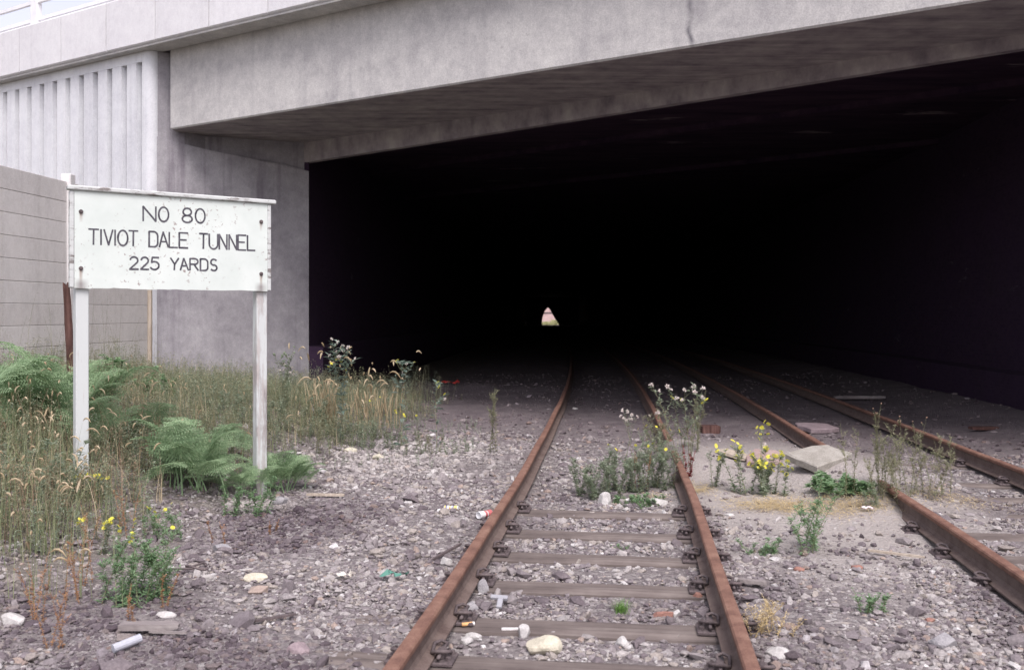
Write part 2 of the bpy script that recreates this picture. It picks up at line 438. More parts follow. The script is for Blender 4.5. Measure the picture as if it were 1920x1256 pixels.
# ------------------------------------------------------------------ mesh building
class MB:
    def __init__(self):
        self.v, self.f, self.mi = [], [], []
        self.cur = 0
    def face(self, pts):
        b = len(self.v); self.v.extend(tuple(p) for p in pts)
        self.f.append(tuple(range(b, b + len(pts)))); self.mi.append(self.cur)
    def idx(self, verts, faces):
        b = len(self.v); self.v.extend(tuple(p) for p in verts)
        for f in faces:
            self.f.append(tuple(i + b for i in f)); self.mi.append(self.cur)
    def box(self, c, s, M4=None):
        x, y, z = (k / 2 for k in s)
        vs = [Vector((c[0] + sx * x, c[1] + sy * y, c[2] + sz * z)) for sz in (-1, 1) for sy in (-1, 1) for sx in (-1, 1)]
        if M4 is not None: vs = [M4 @ v for v in vs]
        self.idx(vs, [(0, 2, 3, 1), (4, 5, 7, 6), (0, 1, 5, 4), (2, 6, 7, 3), (0, 4, 6, 2), (1, 3, 7, 5)])
    def bevel_box(self, c, s, bv, M4=None):
        # box with chamfered edges: three sections
        x, y, z = (k / 2 for k in s)
        vs, fs = [], []
        def ring(xx, yy, zz, cx):
            return [(-xx + cx, -yy, zz), (xx - cx, -yy, zz), (xx, -yy + cx, zz), (xx, yy - cx, zz), (xx - cx, yy, zz), (-xx + cx, yy, zz), (-xx, yy - cx, zz), (-xx, -yy + cx, zz)]
        for xx, yy, zz in ((x - bv, y - bv, -z), (x, y, -z + bv), (x, y, z - bv), (x - bv, y - bv, z)):
            vs += ring(xx, yy, zz, bv)
        for k in range(3):
            for i in range(8):
                j = (i + 1) % 8
                fs.append((k * 8 + i, k * 8 + j, k * 8 + 8 + j, k * 8 + 8 + i))
        fs.append(tuple(range(7, -1, -1))); fs.append(tuple(range(24, 32)))
        vs = [Vector((p[0] + c[0], p[1] + c[1], p[2] + c[2])) for p in vs]
        if M4 is not None: vs = [M4 @ v for v in vs]
        self.idx(vs, fs)
    def prism(self, plan, z0, z1):
        n = len(plan)
        z0s = z0 if isinstance(z0, (list, tuple)) else [z0] * n
        z1s = z1 if isinstance(z1, (list, tuple)) else [z1] * n
        vs = [(p[0], p[1], z) for p, z in zip(plan, z0s)] + [(p[0], p[1], z) for p, z in zip(plan, z1s)]
        fs = [tuple(range(n - 1, -1, -1)), tuple(range(n, 2 * n))]
        for i in range(n):
            j = (i + 1) % n
            fs.append((i, j, n + j, n + i))
        self.idx(vs, fs)
    def tube(self, pts, r, seg=6, cap=True):
        pts = [Vector(p) for p in pts]
        rs = r if isinstance(r, (list, tuple)) else [r] * len(pts)
        vs, fs = [], []
        up = Vector((0.13, 0.27, 1)).normalized()
        for i, p in enumerate(pts):
            t = (pts[min(i + 1, len(pts) - 1)] - pts[max(i - 1, 0)]).normalized()
            a = t.cross(up)
            if a.length < 1e-3: a = t.cross(Vector((1, 0, 0)))
            a.normalize(); b = t.cross(a)
            for k in range(seg):
                an = 2 * math.pi * k / seg
                vs.append(p + (a * math.cos(an) + b * math.sin(an)) * rs[i])
        for i in range(len(pts) - 1):
            for k in range(seg):
                k2 = (k + 1) % seg
                fs.append((i * seg + k, i * seg + k2, (i + 1) * seg + k2, (i + 1) * seg + k))
        if cap:
            fs.append(tuple(range(seg - 1, -1, -1))); fs.append(tuple((len(pts) - 1) * seg + k for k in range(seg)))
        self.idx(vs, fs)
    def leaf(self, p, d, up, ln, w, droop=0.25):
        p, d, up = Vector(p), Vector(d).normalized(), Vector(up)
        s = d.cross(up)
        if s.length < 1e-3: s = d.cross(Vector((1, 0.2, 0)))
        s.normalize()
        m = p + d * ln * 0.45 + Vector((0, 0, ln * droop * 0.25))
        t = p + d * ln - Vector((0, 0, ln * droop))
        b = len(self.v)
        self.v.extend([tuple(p), tuple(m + s * w / 2), tuple(t), tuple(m - s * w / 2)])
        self.f.append((b, b + 1, b + 2, b + 3)); self.mi.append(self.cur)
    def blade(self, p, d, h, w, bend, seg=3, side=None):
        """ribbon of grass: base p, lean direction d (xy), height h, width w, bend 0..1"""
        s = side or Vector((-d[1], d[0], 0))
        b = len(self.v)
        for i in range(seg + 1):
            t = i / seg
            q = Vector((p[0] + d[0] * bend * h * t * t, p[1] + d[1] * bend * h * t * t, p[2] + h * (t - 0.35 * bend * t * t)))
            ww = w * (1 - t * 0.9) / 2
            self.v.append(tuple(q + s * ww)); self.v.append(tuple(q - s * ww))
        for i in range(seg):
            self.f.append((b + 2 * i, b + 2 * i + 1, b + 2 * i + 3, b + 2 * i + 2)); self.mi.append(self.cur)
        return q
    def build(self, name, mats, parent=None, world=False, smooth=False):
        me = bpy.data.meshes.new(name)
        vs = self.v
        if world and parent is not None:
            L = parent.location
            vs = [(a - L[0], b - L[1], c - L[2]) for a, b, c in vs]
        me.from_pydata(vs, [], self.f)
        ml = mats if isinstance(mats, (list, tuple)) else [mats]
        for m in ml: me.materials.append(m)
        if len(ml) > 1: me.polygons.foreach_set('material_index', self.mi)
        if smooth: me.polygons.foreach_set('use_smooth', [True] * len(me.polygons))
        me.update()
        o = bpy.data.objects.new(name, me)
        COL.objects.link(o)
        if parent is not None: o.parent = parent
        return o

def np_mesh(name, verts, faces, mat, k):
    me = bpy.data.meshes.new(name)
    nv, nf = len(verts), len(faces)
    me.vertices.add(nv); me.vertices.foreach_set('co', verts.astype(np.float32).ravel())
    me.loops.add(nf * k); me.loops.foreach_set('vertex_index', faces.astype(np.int32).ravel())
    me.polygons.add(nf)
    me.polygons.foreach_set('loop_start', np.arange(0, nf * k, k, dtype=np.int32))
    me.polygons.foreach_set('loop_total', np.full(nf, k, dtype=np.int32))
    me.materials.append(mat)
    me.polygons.foreach_set('use_smooth', [False] * nf)
    me.update(calc_edges=True)
    o = bpy.data.objects.new(name, me)
    COL.objects.link(o)
    return o

def tag(o, label=None, cat=None, group=None, kind=None):
    if label: o['label'] = label
    if cat: o['category'] = cat
    if group: o['group'] = group
    if kind: o['kind'] = kind
    return o
def thing(name, label, cat, loc=(0, 0, 0), rz=0.0, group=None):
    o = bpy.data.objects.new(name, None)
    o.empty_display_size = 0.1
    o.location = loc; o.rotation_euler = (0, 0, rz)
    COL.objects.link(o)
    return tag(o, label, cat, group)
def copy_tree(o, parent=None):
    c = o.copy(); COL.objects.link(c)
    if parent is not None: c.parent = parent
    for ch in list(o.children): copy_tree(ch, c)
    return c

# ------------------------------------------------------------------ the lie of the land
_cy = np.array([-60, 0, 4.0, 5.2, 6.5, 8.5, 10.2, 12.6, 16.4, 20.2, 23.7, 30, 40, 60, 100, 160, 217, 260])
_cx = np.array([-8.6, -.27, .245, .40, .565, .815, .99, 1.22, 1.60, 1.93, 2.20, 2.63, 3.2, 4.15, 5.55, 7.2, 8.55, 9.5])
_yy = np.arange(-60, 260, 0.25)
_xx = np.interp(_yy, _cy, _cx)
_k = np.exp(-0.5 * (np.arange(-24, 25) / 8.0) ** 2); _k /= _k.sum()
_xs = np.convolve(np.pad(_xx, 24, mode='edge'), _k, mode='valid')
def c1(Y): return np.interp(Y, _yy, _xs)
TR2 = 3.22
def sstep(a, b, x):
    t = np.clip((x - a) / (b - a), 0, 1); return t * t * (3 - 2 * t)
def zg(X, Y):
    X = np.asarray(X, float); Y = np.asarray(Y, float)
    u = X - c1(Y)
    z = np.full(np.broadcast(X, Y).shape, 0.012)
    z = z + 0.018 * np.sin(1.3 * X + 0.4 * Y) * np.sin(0.9 * Y - 0.5 * X) + 0.008 * np.sin(4.1 * X + 1.7 * Y)
    for uc in (0.0, TR2):                                        # ballast a little low between the rails
        w = 1 - sstep(0.62, 0.95, np.abs(u - uc))
        z = z * (1 - w) + w * -0.026
    ul = u + 0.75
    A = 1 - 0.62 * sstep(12.5, 18.5, Y)
    bank = np.where(ul < -2.3, np.minimum((-2.3 - ul) * 0.275, 0.33 + np.maximum(-3.5 - ul, 0) * 0.15), 0)
    bank = np.minimum(bank, 1.15)
    near = sstep(3.5, 7.5, Y) * 0.6 + 0.4
    z = z + bank * A * near * (1 - sstep(19, 21, Y))
    def g(cx, cy, sx, sy, h): return h * np.exp(-0.5 * (((X - cx) / sx) ** 2 + ((Y - cy) / sy) ** 2))
    z = z + g(3.42, 9.15, 0.42, 0.85, 0.25) + g(2.9, 10.6, 0.9, 0.9, 0.06) + g(1.86, 10.7, 0.25, 0.62, 0.21) + g(4.3, 13.0, .3, .5, .05)
    z = z + g(-2.2, 20.6, 1.6, 0.7, 0.18) + 0.14 * sstep(5.1, 6.3, u) * sstep(6, 9, Y)
    z = z - 1.12 * np.clip((Y - 30) / 186, 0, 1)
    return z
def zt(Y): return float(-1.12 * np.clip((Y - 30) / 186, 0, 1))
def at(px, py):
    """where the sight line through a pixel of the 1920 px photograph meets the ground"""
    a = (px - 960) / FPX; b = (587 - py) / FPX
    Y = 3.0
    while Y < 120:
        if CAM_H + b * Y <= float(zg(a * Y, Y)): break
        Y += 0.02
    return Vector((a * Y, Y, float(zg(a * Y, Y))))
def mpp(Y): return Y / FPX                                          # metres per photograph pixel

# the ground: one sheet to the horizon
gx = np.concatenate([[-700, -300, -120, -60, -35, -22, -15], np.arange(-11, 13.01, 0.07), [15, 20, 30, 50, 90, 180, 350, 700]])
gy = np.concatenate([[-400, -150, -60, -25, -10, -3, 0, 1.5], np.arange(2.4, 14, 0.06), np.arange(14, 30, 0.15), np.arange(30, 60, 1.5), np.arange(60, 264, 8), [320, 500, 900]])
GX, GY = np.meshgrid(gx, gy)
GZ = zg(GX, GY)
nz = np.array([mnoise.fractal((x * 3.1, y * 3.1, 0.3), 0.8, 2.1, 5) for x, y in zip(GX.ravel(), GY.ravel())]).reshape(GX.shape)
GZ = GZ + 0.012 * nz * (np.abs(GX) < 14)
GZ = np.where(np.abs(GX) > 60, np.minimum(GZ, .3), GZ)
nx_, ny_ = len(gx), len(gy)
ii = np.arange(nx_ * ny_).reshape(ny_, nx_)
gf = np.stack([ii[:-1, :-1], ii[:-1, 1:], ii[1:, 1:], ii[1:, :-1]], -1).reshape(-1, 4)
ground = np_mesh('ground', np.stack([GX, GY, GZ], -1).reshape(-1, 3), gf, M['ground'], 4)
tag(ground, 'dark ash and grit ground running into the tunnel', kind='structure')
ground.data.polygons.foreach_set('use_smooth', [True] * len(ground.data.polygons))

# ------------------------------------------------------------------ the bridge
P0 = np.array([-6.18, 17.5]); D = np.array([0.8422169, -0.53913885]); N = np.array([-0.53913885, -0.8422169])
def FP(t, o): p = P0 + D * t + N * o; return (float(p[0]), float(p[1]))
bridge = thing('road_bridge', 'pale concrete road bridge with a deep beam crossing the tracks in front of the tunnel', 'bridge', (-6.3, 17.4, 0.4))
ZB = 5.02
BL, BR = np.array([-3.26, 18.3]), np.array([6.04, 11.6])
bd = (BR - BL) / np.linalg.norm(BR - BL); bn = np.array([-bd[1], bd[0]])
def BP(s, o):
    p = BL + bd * s + bn * o; return (float(p[0]), float(p[1]))
# beam and its soffit
mb = MB()
f0, f1 = FP(-.07, 0), FP(23, 0)
b0, b1 = BP(-3.0, 0.03), BP(19, 0.03)
zt_ = 6.9
ch = 0.025
mb.cur = 0
g0, g1 = FP(-.07, -ch), FP(23, -ch)
mb.face([(*f0, ZB + ch), (*f1, ZB + ch), (*f1, zt_), (*f0, zt_)])
mb.face([(*g0, ZB), (*g1, ZB), (*f1, ZB + ch), (*f0, ZB + ch)])
mb.face([(*f0, ZB + ch), (*f0, zt_), (*b0, zt_), (*b0, ZB), (*g0, ZB)])
mb.face([(*f0, zt_), (*f1, zt_), (*b1, zt_), (*b0, zt_)])
mb.cur = 1
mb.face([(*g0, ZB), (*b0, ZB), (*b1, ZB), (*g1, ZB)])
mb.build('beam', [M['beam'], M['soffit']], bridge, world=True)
# lintel at the back of the soffit
mb = MB()
def zl(s): return ZB - 0.37 + (0.37 - 0.17) * s / 11.46
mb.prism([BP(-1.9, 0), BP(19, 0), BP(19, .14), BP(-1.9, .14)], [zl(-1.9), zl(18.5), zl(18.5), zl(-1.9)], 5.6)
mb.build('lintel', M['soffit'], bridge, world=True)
# fascia panels, each a part
edges = [-4.15 - 1.42 * 6 + 1.42 * i for i in range(27)]
def fascia_panel(a, b):
    m = MB()
    g = 0.009
    a, b = a + g, b - g
    prof = [(0.45, 6.515), (0.465, 6.53), (0.465, 7.40), (0.445, 7.43), (0.10, 7.43), (0.10, 6.5), (0.43, 6.5)]
    va = [(*FP(a, o), z) for o, z in prof]; vb = [(*FP(b, o), z) for o, z in prof]
    n = len(prof)
    m.idx(va + vb, [tuple(range(n)), tuple(range(2 * n - 1, n - 1, -1))] + [(i, n + i, n + (i + 1) % n, (i + 1) % n) for i in range(n)])
    return m
for i in range(len(edges) - 1):
    fascia_panel(edges[i], edges[i + 1]).build('fascia_panel', M['fascia'], bridge, world=True)
# bedding strip under the fascia
mb = MB()
mb.prism([FP(-12.6, .42), FP(23, .42), FP(23, .02), FP(-12.6, .02)], 6.46, 6.497)
mb.build('bedding_course', M['beam'], bridge, world=True)
# ribbed wing wall
mb = MB()
mb.prism([FP(-12.6, .10), FP(-.455, .10), FP(-.455, -.6), FP(-12.6, -.6)], -0.4, 6.455)
ang = []
tq = -0.63
cut = [tq - 0.442 * i for i in range(28)]
sw = 0.125
edge_t = -0.46
for i, c in enumerate(cut):
    a, b = c + sw / 2, edge_t
    bev = 0.02
    plan = [FP(a, .097), FP(a + bev, .25), FP(b - (bev if i else 0), .25), FP(b, .097)]
    mb.prism(plan, -0.4, 6.27)
    edge_t = c - sw / 2
mb.prism([FP(-12.6, .147), FP(-12.6, .25), FP(-.46, .25), FP(-.46, .147)], 6.272, 6.453)
# rounded arris at the end of the wing
rr = 0.15
arc = [FP(-.46, .25)] + [FP(-.46 + rr * math.sin(a), .25 - rr + rr * math.cos(a)) for a in np.linspace(0, math.pi / 2, 8)] + [FP(-.31, -.55), FP(-.46, -.55)]
mb.prism(arc[::-1], -0.4, 6.454)
mb.build('ribbed_wing_wall', M['wing'], bridge, world=True)
# abutment that carries the beam
A1 = np.array([-4.0, 18.9])
A0 = np.array(FP(-.305, .11))
ad = (A1 - A0); al = np.linalg.norm(ad); ad /= al
mb = MB()
pts = [A0 + ad * al * k / 6 for k in range(7)]
tops = [4.90, 4.80, 4.72, 4.66, 4.62, 4.56, 4.46]
plan = [tuple(p) for p in pts] + [(-6.4, 22.0), (-9.0, 19.6)]
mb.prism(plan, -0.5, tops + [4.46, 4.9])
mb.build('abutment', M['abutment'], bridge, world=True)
mb = MB()                                                            # recessed back wall of the bearing shelf, and the pier beside the beam end
an_ = np.array([-ad[1], ad[0]])
q0, q1 = A0 + ad * .3 + an_ * .30, A1 + an_ * .04 - ad * .01
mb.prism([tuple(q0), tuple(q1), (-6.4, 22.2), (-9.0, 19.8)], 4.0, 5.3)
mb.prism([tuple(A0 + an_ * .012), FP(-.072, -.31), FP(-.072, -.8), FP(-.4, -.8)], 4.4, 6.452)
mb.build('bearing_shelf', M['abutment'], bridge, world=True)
mb = MB()
mb.prism([FP(16.2, .15), FP(23, .15), FP(23, -1), FP(16.2, -1)], -0.4, 6.455)
mb.build('plain_wing_wall', M['wing'], bridge, world=True)
# deck and parapet railing
mb = MB()
mb.prism([FP(-12.6, .09), FP(23, .09), FP(23, -9), FP(-12.6, -9)], 6.92, 7.2)
mb.build('deck', M['soffit'], bridge, world=True)
railing = thing('parapet_railing', 'white metal parapet railing on top of the bridge edge, seen at the upper left corner', 'railing', (*FP(-3.77, .33), 7.43))
for k in range(-4, 10):
    t0 = -3.77 + 2.84 * k
    m = MB()
    pl = [FP(t0 - .1, .40), FP(t0 + .1, .40), FP(t0 + .1, .28), FP(t0 - .1, .28)]
    m.prism(pl, 7.43, 8.65)
    m.build('post', M['white_metal'], railing, world=True)
for z0, z1 in ((7.50, 7.57), (7.86, 7.93), (8.22, 8.29), (8.56, 8.64)):
    m = MB()
    for k in range(-4, 9):
        t0 = -3.77 + 2.84 * k
        m.prism([FP(t0 + .103, .37), FP(t0 + 2.737, .37), FP(t0 + 2.737, .31), FP(t0 + .103, .31)], z0, z1)
    m.build('rail', M['white_metal'], railing, world=True)

# ------------------------------------------------------------------ the tunnel
tunnel = thing('railway_tunnel', 'long sooty brick railway tunnel, black inside with a small bright far mouth', 'tunnel', (1.8, 19, 0))
NS = 60
ss = [(k / NS) ** 1.8 for k in range(NS + 1)]
Ls, Rs = [], []
for s in ss:
    yl = 18.9 + (216 - 18.9) * s; yr = 8.75 + (216 - 8.75) * s
    offl = -5.83 + 0.3 * sstep(20, 120, yl); offr = 6.77 - .4 * sstep(20, 120, yr)
    Ls.append((float(c1(yl) + offl), yl)); Rs.append((float(c1(yr) + offr), yr))
Ls[0] = (-4.0, 18.905)
ZR = 5.18
def wall_mesh(line, out, z1, z0off=-0.6):
    m = MB()
    n = len(line)
    for i in range(n - 1):
        (xa, ya), (xb, yb) = line[i], line[i + 1]
        za, zb = zt(ya) + z0off, zt(yb) + z0off
        m.face([(xa, ya, za), (xb, yb, zb), (xb, yb, z1), (xa, ya, z1)])
        m.face([(xa + out, ya, za), (xa + out, ya, z1), (xb + out, yb, z1), (xb + out, yb, zb)])
    for (xa, ya) in (line[0], line[-1]):
        za = zt(ya) + z0off
        m.face([(xa, ya, za), (xa, ya, z1), (xa + out, ya, z1), (xa + out, ya, za)])
    return m
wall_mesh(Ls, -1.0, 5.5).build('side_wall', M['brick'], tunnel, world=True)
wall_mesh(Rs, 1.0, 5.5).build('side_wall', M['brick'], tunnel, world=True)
for line, o in ((Ls, .28), (Rs, -.28)):
    m = MB()
    zt0 = 1.02 if o > 0 else 0.72
    for i in range(len(line) - 1):
        (xa, ya), (xb, yb) = line[i], line[i + 1]
        za, zb = zt(ya), zt(yb)
        m.face([(xa, ya, za + zt0), (xa + o, ya, za + zt0 - .03), (xb + o, yb, zb + zt0 - .03), (xb, yb, zb + zt0)])
        m.face([(xa + o, ya, za - .5), (xb + o, yb, zb - .5), (xb + o, yb, zb + zt0 - .03), (xa + o, ya, za + zt0 - .03)])
    (xa, ya) = line[0]
    m.face([(xa, ya, -.5), (xa + o, ya, -.5), (xa + o, ya, zt0 - .03), (xa, ya, zt0)])
    m.build('ledge', M['brick'], tunnel, world=True)
m = MB()
for i in range(NS):
    a, b, c, d = Ls[i], Rs[i], Rs[i + 1], Ls[i + 1]
    if i == 0:
        a, b = BP(-2.2, .10), BP(15.5, .10)
        a, b = (a[0] + .9, a[1]), (b[0] - .9, b[1])
    a, d = (a[0] - .9, a[1]), (d[0] - .9, d[1]); b, c = (b[0] + .9, b[1]), (c[0] + .9, c[1])
    m.face([(*a, ZR), (*b, ZR), (*c, ZR), (*d, ZR)])
    m.face([(*a, 6.4), (*d, 6.4), (*c, 6.4), (*b, 6.4)])
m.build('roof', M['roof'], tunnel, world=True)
for k in (0, 1, 3):                                                   # downstand ribs across the roof
    s = 0.012 + 0.013 * k
    def lp(s, off):
        yl = 18.9 + 197.1 * s; yr = 8.75 + 207.25 * s
        return (float(c1(yl)) - 5.8, yl + off), (float(c1(yr)) + 6.75, yr + off)
    (a, b), (d, c) = lp(s, 0), lp(s, .3)
    m = MB(); m.prism([a, b, c, d], ZR - .10, ZR + .02)
    m.build('roof_rib', M['roof'], tunnel, world=True)
# far end wall with the arched mouth
Ye = 216.0
def ep(px, py): return (float((px - 960) / FPX * Ye), float(CAM_H + (587 - py) / FPX * Ye))
inner = [ep(*p) for p in ((1017, 612), (1016, 604), (1017, 597), (1019, 590), (1021, 584.5), (1024, 580), (1027.5, 576.5), (1030, 578.5), (1032.2, 582), (1035, 587), (1038, 592.5), (1041, 597.5), (1044, 602), (1047, 606.5), (1048.5, 609), (1048, 612))]
cxm = sum(p[0] for p in inner) / len(inner); czm = sum(p[1] for p in inner) / len(inner)
ex0, ex1, ez0, ez1 = Ls[-1][0] - 1, Rs[-1][0] + 1, -2.0, 6.5
def to_rect(p):
    dx, dz = p[0] - cxm, p[1] - czm
    k = min(((ex1 - cxm) / dx if dx > 1e-6 else (ex0 - cxm) / dx if dx < -1e-6 else 1e9), ((ez1 - czm) / dz if dz > 1e-6 else (ez0 - czm) / dz if dz < -1e-6 else 1e9))
    return (cxm + dx * k, czm + dz * k)
loop = []
for i, p in enumerate(inner):
    q = inner[(i + 1) % len(inner)]
    for k in range(6): loop.append((p[0] + (q[0] - p[0]) * k / 6, p[1] + (q[1] - p[1]) * k / 6))
m = MB()
n = len(loop)
outer = [to_rect(p) for p in loop]
for yy in (Ye, Ye + 1.0):
    for i in range(n):
        j = (i + 1) % n
        m.face([(loop[i][0], yy, loop[i][1]), (loop[j][0], yy, loop[j][1]), (outer[j][0], yy, outer[j][1]), (outer[i][0], yy, outer[i][1])])
for i in range(n):
    j = (i + 1) % n
    m.face([(loop[i][0], Ye, loop[i][1]), (loop[i][0], Ye + 1, loop[i][1]), (loop[j][0], Ye + 1, loop[j][1]), (loop[j][0], Ye, loop[j][1])])
m.build('far_portal_wall', M['brick'], tunnel, world=True)
# what lies beyond the far mouth
m = MB()
m.bevel_box((10.2, 262, 3.2), (60, 2.0, 12), .3)
tag(m.build('cutting_wall', plain_rock('pink_sandstone', (0.40, 0.28, 0.27), (0.55, 0.42, 0.39), .8)), 'pinkish stone cutting wall far beyond the bright tunnel mouth', 'wall')
m = MB()
m.box((9.6, 232, float(CAM_H + 0.0)), (4.0, .5, .42)); m.box((11.4, 232, .2), (.4, .4, 2.6))
tag(m.build('dark_girder', M['iron']), 'dark girder standing across the view just beyond the far tunnel mouth', 'girder')
m = MB()
pts = np.random.default_rng(5)
for k in range(2600):
    x = pts.uniform(4, 16); y = pts.uniform(222, 258)
    h = pts.uniform(.35, 1.0) * (1.6 if x > 10.2 else 1.0)
    m.blade((x, y, -1.25), (pts.uniform(-1, 1), pts.uniform(-1, 1)), h, .25, .3, 2)
tag(m.build('far_grass', leaf_mat('sunlit_far_grass', (0.30, 0.33, 0.13), (0.45, 0.45, 0.22), (0.5, 0.48, 0.28), .2)), 'yellow green grass beyond the far tunnel mouth', 'grass', kind='stuff')

# ------------------------------------------------------------------ track
def rail(name, label, off, y0=2.0, y1=215.0, z0=0.024):
    prof = [(-.070, 0), (.070, 0), (.070, .010), (.020, .026), (.0085, .045), (.0085, .108), (.033, .122), (.0355, .128), (.0355, .148), (.028, .157), (.010, .1595), (-.010, .1595), (-.028, .157), (-.0355, .148), (-.0355, .128), (-.033, .122), (-.0085, .108), (-.0085, .045), (-.020, .026), (-.070, .010)]
    ys = list(np.arange(y0, 26, .2)) + list(np.arange(26, y1, 3.0))
    mb = MB(); vs = []; n = len(prof)
    for y in ys:
        dx = float(c1(y + .1) - c1(y - .1)) / .2
        t = Vector((dx, 1, 0)).normalized(); nrm = Vector((t.y, -t.x, 0))
        base = Vector((float(c1(y)), y, zt(y) + z0))
        wob = 0.004 * math.sin(y * 1.7 + off)
        for a, h in prof: vs.append(base + nrm * (off + a + wob) + Vector((0, 0, h)))
    b = len(ys)
    mb.v = [tuple(v) for v in vs]
    for i in range(b - 1):
        for k in range(n):
            k2 = (k + 1) % n
            mb.f.append((i * n + k, i * n + k2, (i + 1) * n + k2, (i + 1) * n + k)); mb.mi.append(0 if 5 <= k <= 14 else 1)
    mb.f.append(tuple(range(n))); mb.mi.append(1)
    o = mb.build('rail', [M['rail_head'], M['rail_web']], None)
    return tag(o, label, 'rail', 'rusty rails of the two tracks')
G2 = .7525
RAILS = [-G2, G2, TR2 - G2, TR2 + G2]
rail('rail', 'rusty rail nearest the white sign, left rail of the track in the middle', -G2)
rail('rail', 'rusty rail on the right side of the middle track, passing behind green weeds', G2)
rail('rail', 'rusty rail of the right hand track that disappears under the sandy mound and the slab', TR2 - G2)
rail('rail', 'rightmost rusty rail, farthest from the sign, running into the dark at the right edge', TR2 + G2)

# a sleeper with its baseplates and spring clips (built along local x, track runs along local y)
def sleeper_proto(seed, name, label):
    rs = random.Random(seed)
    root = thing('sleeper', label, 'sleeper')
    nx, ny = 22, 4
    L, W, Hh = 2.5, .25, .13
    mb = MB()
    top = []
    for i in range(nx + 1):
        x = -L / 2 + L * i / nx
        e = .012 * mnoise.noise((x * 2.2, seed, 0)); e2 = .012 * mnoise.noise((x * 2.2, seed + 9, 0))
        row = []
        for j in range(ny + 1):
            y = -W / 2 + W * j / ny
            z = .006 * mnoise.noise((x * 1.5, y * 26, seed)) - (.012 if j in (0, ny) else 0)
            row.append((x, y + (e if j == 0 else e2 if j == ny else 0), z))
        top.append(row)
    for i in range(nx):
        for j in range(ny):
            mb.face([top[i][j], top[i + 1][j], top[i + 1][j + 1], top[i][j + 1]])
        for j in (0, ny):
            a, b = top[i][j], top[i + 1][j]
            mb.face([a, (a[0], a[1], -Hh), (b[0], b[1], -Hh), b])
    for row in (top[0], top[-1]):
        mb.face(row + [(row[-1][0], row[-1][1], -Hh), (row[0][0], row[0][1], -Hh)])
    mb.build('timber', M['sleeper'], root)
    for sx in (-1, 1):
        cx = sx * G2
        b = MB()
        b.bevel_box((cx, 0, .011), (.33, .17, .022), .006)
        for q in (-1, 1):
            b.bevel_box((cx + q * .098, 0, .040), (.045, .075, .045), .008)          # shoulders
            b.tube([(cx + q * .142, -.05, .015), (cx + q * .142, -.05, .040)], .014, 6)
            b.tube([(cx + q * .142, .05, .015), (cx + q * .142, .05, .040)], .014, 6)
        bp = b.build('baseplate', M['iron'], root)
        for q in (-1, 1):
            c = MB(); X = lambda a: cx + q * a
            c.tube([(X(.098), -.085, .043), (X(.098), .055, .045), (X(.108), .095, .055), (X(.075), .115, .062), (X(.045), .085, .058), (X(.048), .03, .043),
                    (X(.055), -.02, .045), (X(.085), -.055, .066), (X(.135), -.05, .066), (X(.145), -.01, .052), (X(.13), .03, .05)], .0095, 6)
            co = c.build('rail_clip', M['iron'], bp, smooth=True)
    return root
protos = []
def put_sleeper(y, u, label, rz=0.0, proto=0, used=[]):
    if not protos:
        for s in (3, 8, 15): protos.append(sleeper_proto(s, 'sleeper', label))
    p = protos[proto]
    o = p if proto not in used else copy_tree(p)
    used.append(proto)
    dx = float(c1(y + .2) - c1(y - .2)) / .4
    a = math.atan2(1, dx) - math.pi / 2
    o.location = (float(c1(y)) + u * math.cos(a), y + u * math.sin(a), zt(y))
    o.rotation_euler = (random.uniform(-.01, .01), 0, a + rz)
    tag(o, label, 'sleeper', 'timber sleepers across the tracks')
    return o
S1 = []
lab1 = ['dark sleeper end at the very bottom edge, nearest of the middle track',
        'weathered timber sleeper just behind the cream boulder between the middle rails',
        'timber sleeper just behind the bright green grass tuft on the middle track',
        'narrow looking timber sleeper third up from the cream boulder',
        'half buried timber sleeper fourth up from the cream boulder',
        'timber sleeper mostly sunk in pale ballast, just in front of the double white stones']
for k, y in enumerate((4.52, 5.12, 5.86, 6.57, 7.26, 8.02)):
    S1.append(y); put_sleeper(y, 0, lab1[k], random.uniform(-.02, .02), k % 3)
S2 = []
lab2 = ['right hand track sleeper at the right edge in front of the pale strip',
        'timber sleeper on the right hand track behind the strip of pale stones', 'second timber sleeper behind the strip of pale stones on the right hand track',
        'dark sleeper on the right hand track level with the tall feathery weeds', 'dark sleeper on the right hand track behind the feathery weeds',
        'dark sleeper on the right hand track in front of the broad flat slab', 'farthest visible sleeper on the right hand track beside the broad flat slab']
for k, y in enumerate((6.15, 6.87, 7.58, 8.30, 9.02, 9.75, 10.9)):
    S2.append(y); put_sleeper(y, TR2, lab2[k], random.uniform(-.02, .02), (k + 1) % 3)

# ------------------------------------------------------------------ ballast stones
phi = (1 + 5 ** .5) / 2
ICO = np.array([(-1, phi, 0), (1, phi, 0), (-1, -phi, 0), (1, -phi, 0), (0, -1, phi), (0, 1, phi), (0, -1, -phi), (0, 1, -phi), (phi, 0, -1), (phi, 0, 1), (-phi, 0, -1), (-phi, 0, 1)]) / math.sqrt(1 + phi * phi)
ICF = np.array([(0, 11, 5), (0, 5, 1), (0, 1, 7), (0, 7, 10), (0, 10, 11), (1, 5, 9), (5, 11, 4), (11, 10, 2), (10, 7, 6), (7, 1, 8), (3, 9, 4), (3, 4, 2), (3, 2, 6), (3, 6, 8), (3, 8, 9), (4, 9, 5), (2, 4, 11), (6, 2, 10), (8, 6, 7), (9, 8, 1)])
def rand_rot(n):
    q = rng.normal(size=(n, 4)); q /= np.linalg.norm(q, axis=1)[:, None]
    w, x, y, z = q.T
    return np.stack([1 - 2 * (y * y + z * z), 2 * (x * y - z * w), 2 * (x * z + y * w), 2 * (x * y + z * w), 1 - 2 * (x * x + z * z), 2 * (y * z - x * w), 2 * (x * z - y * w), 2 * (y * z + x * w), 1 - 2 * (x * x + y * y)], -1).reshape(n, 3, 3)
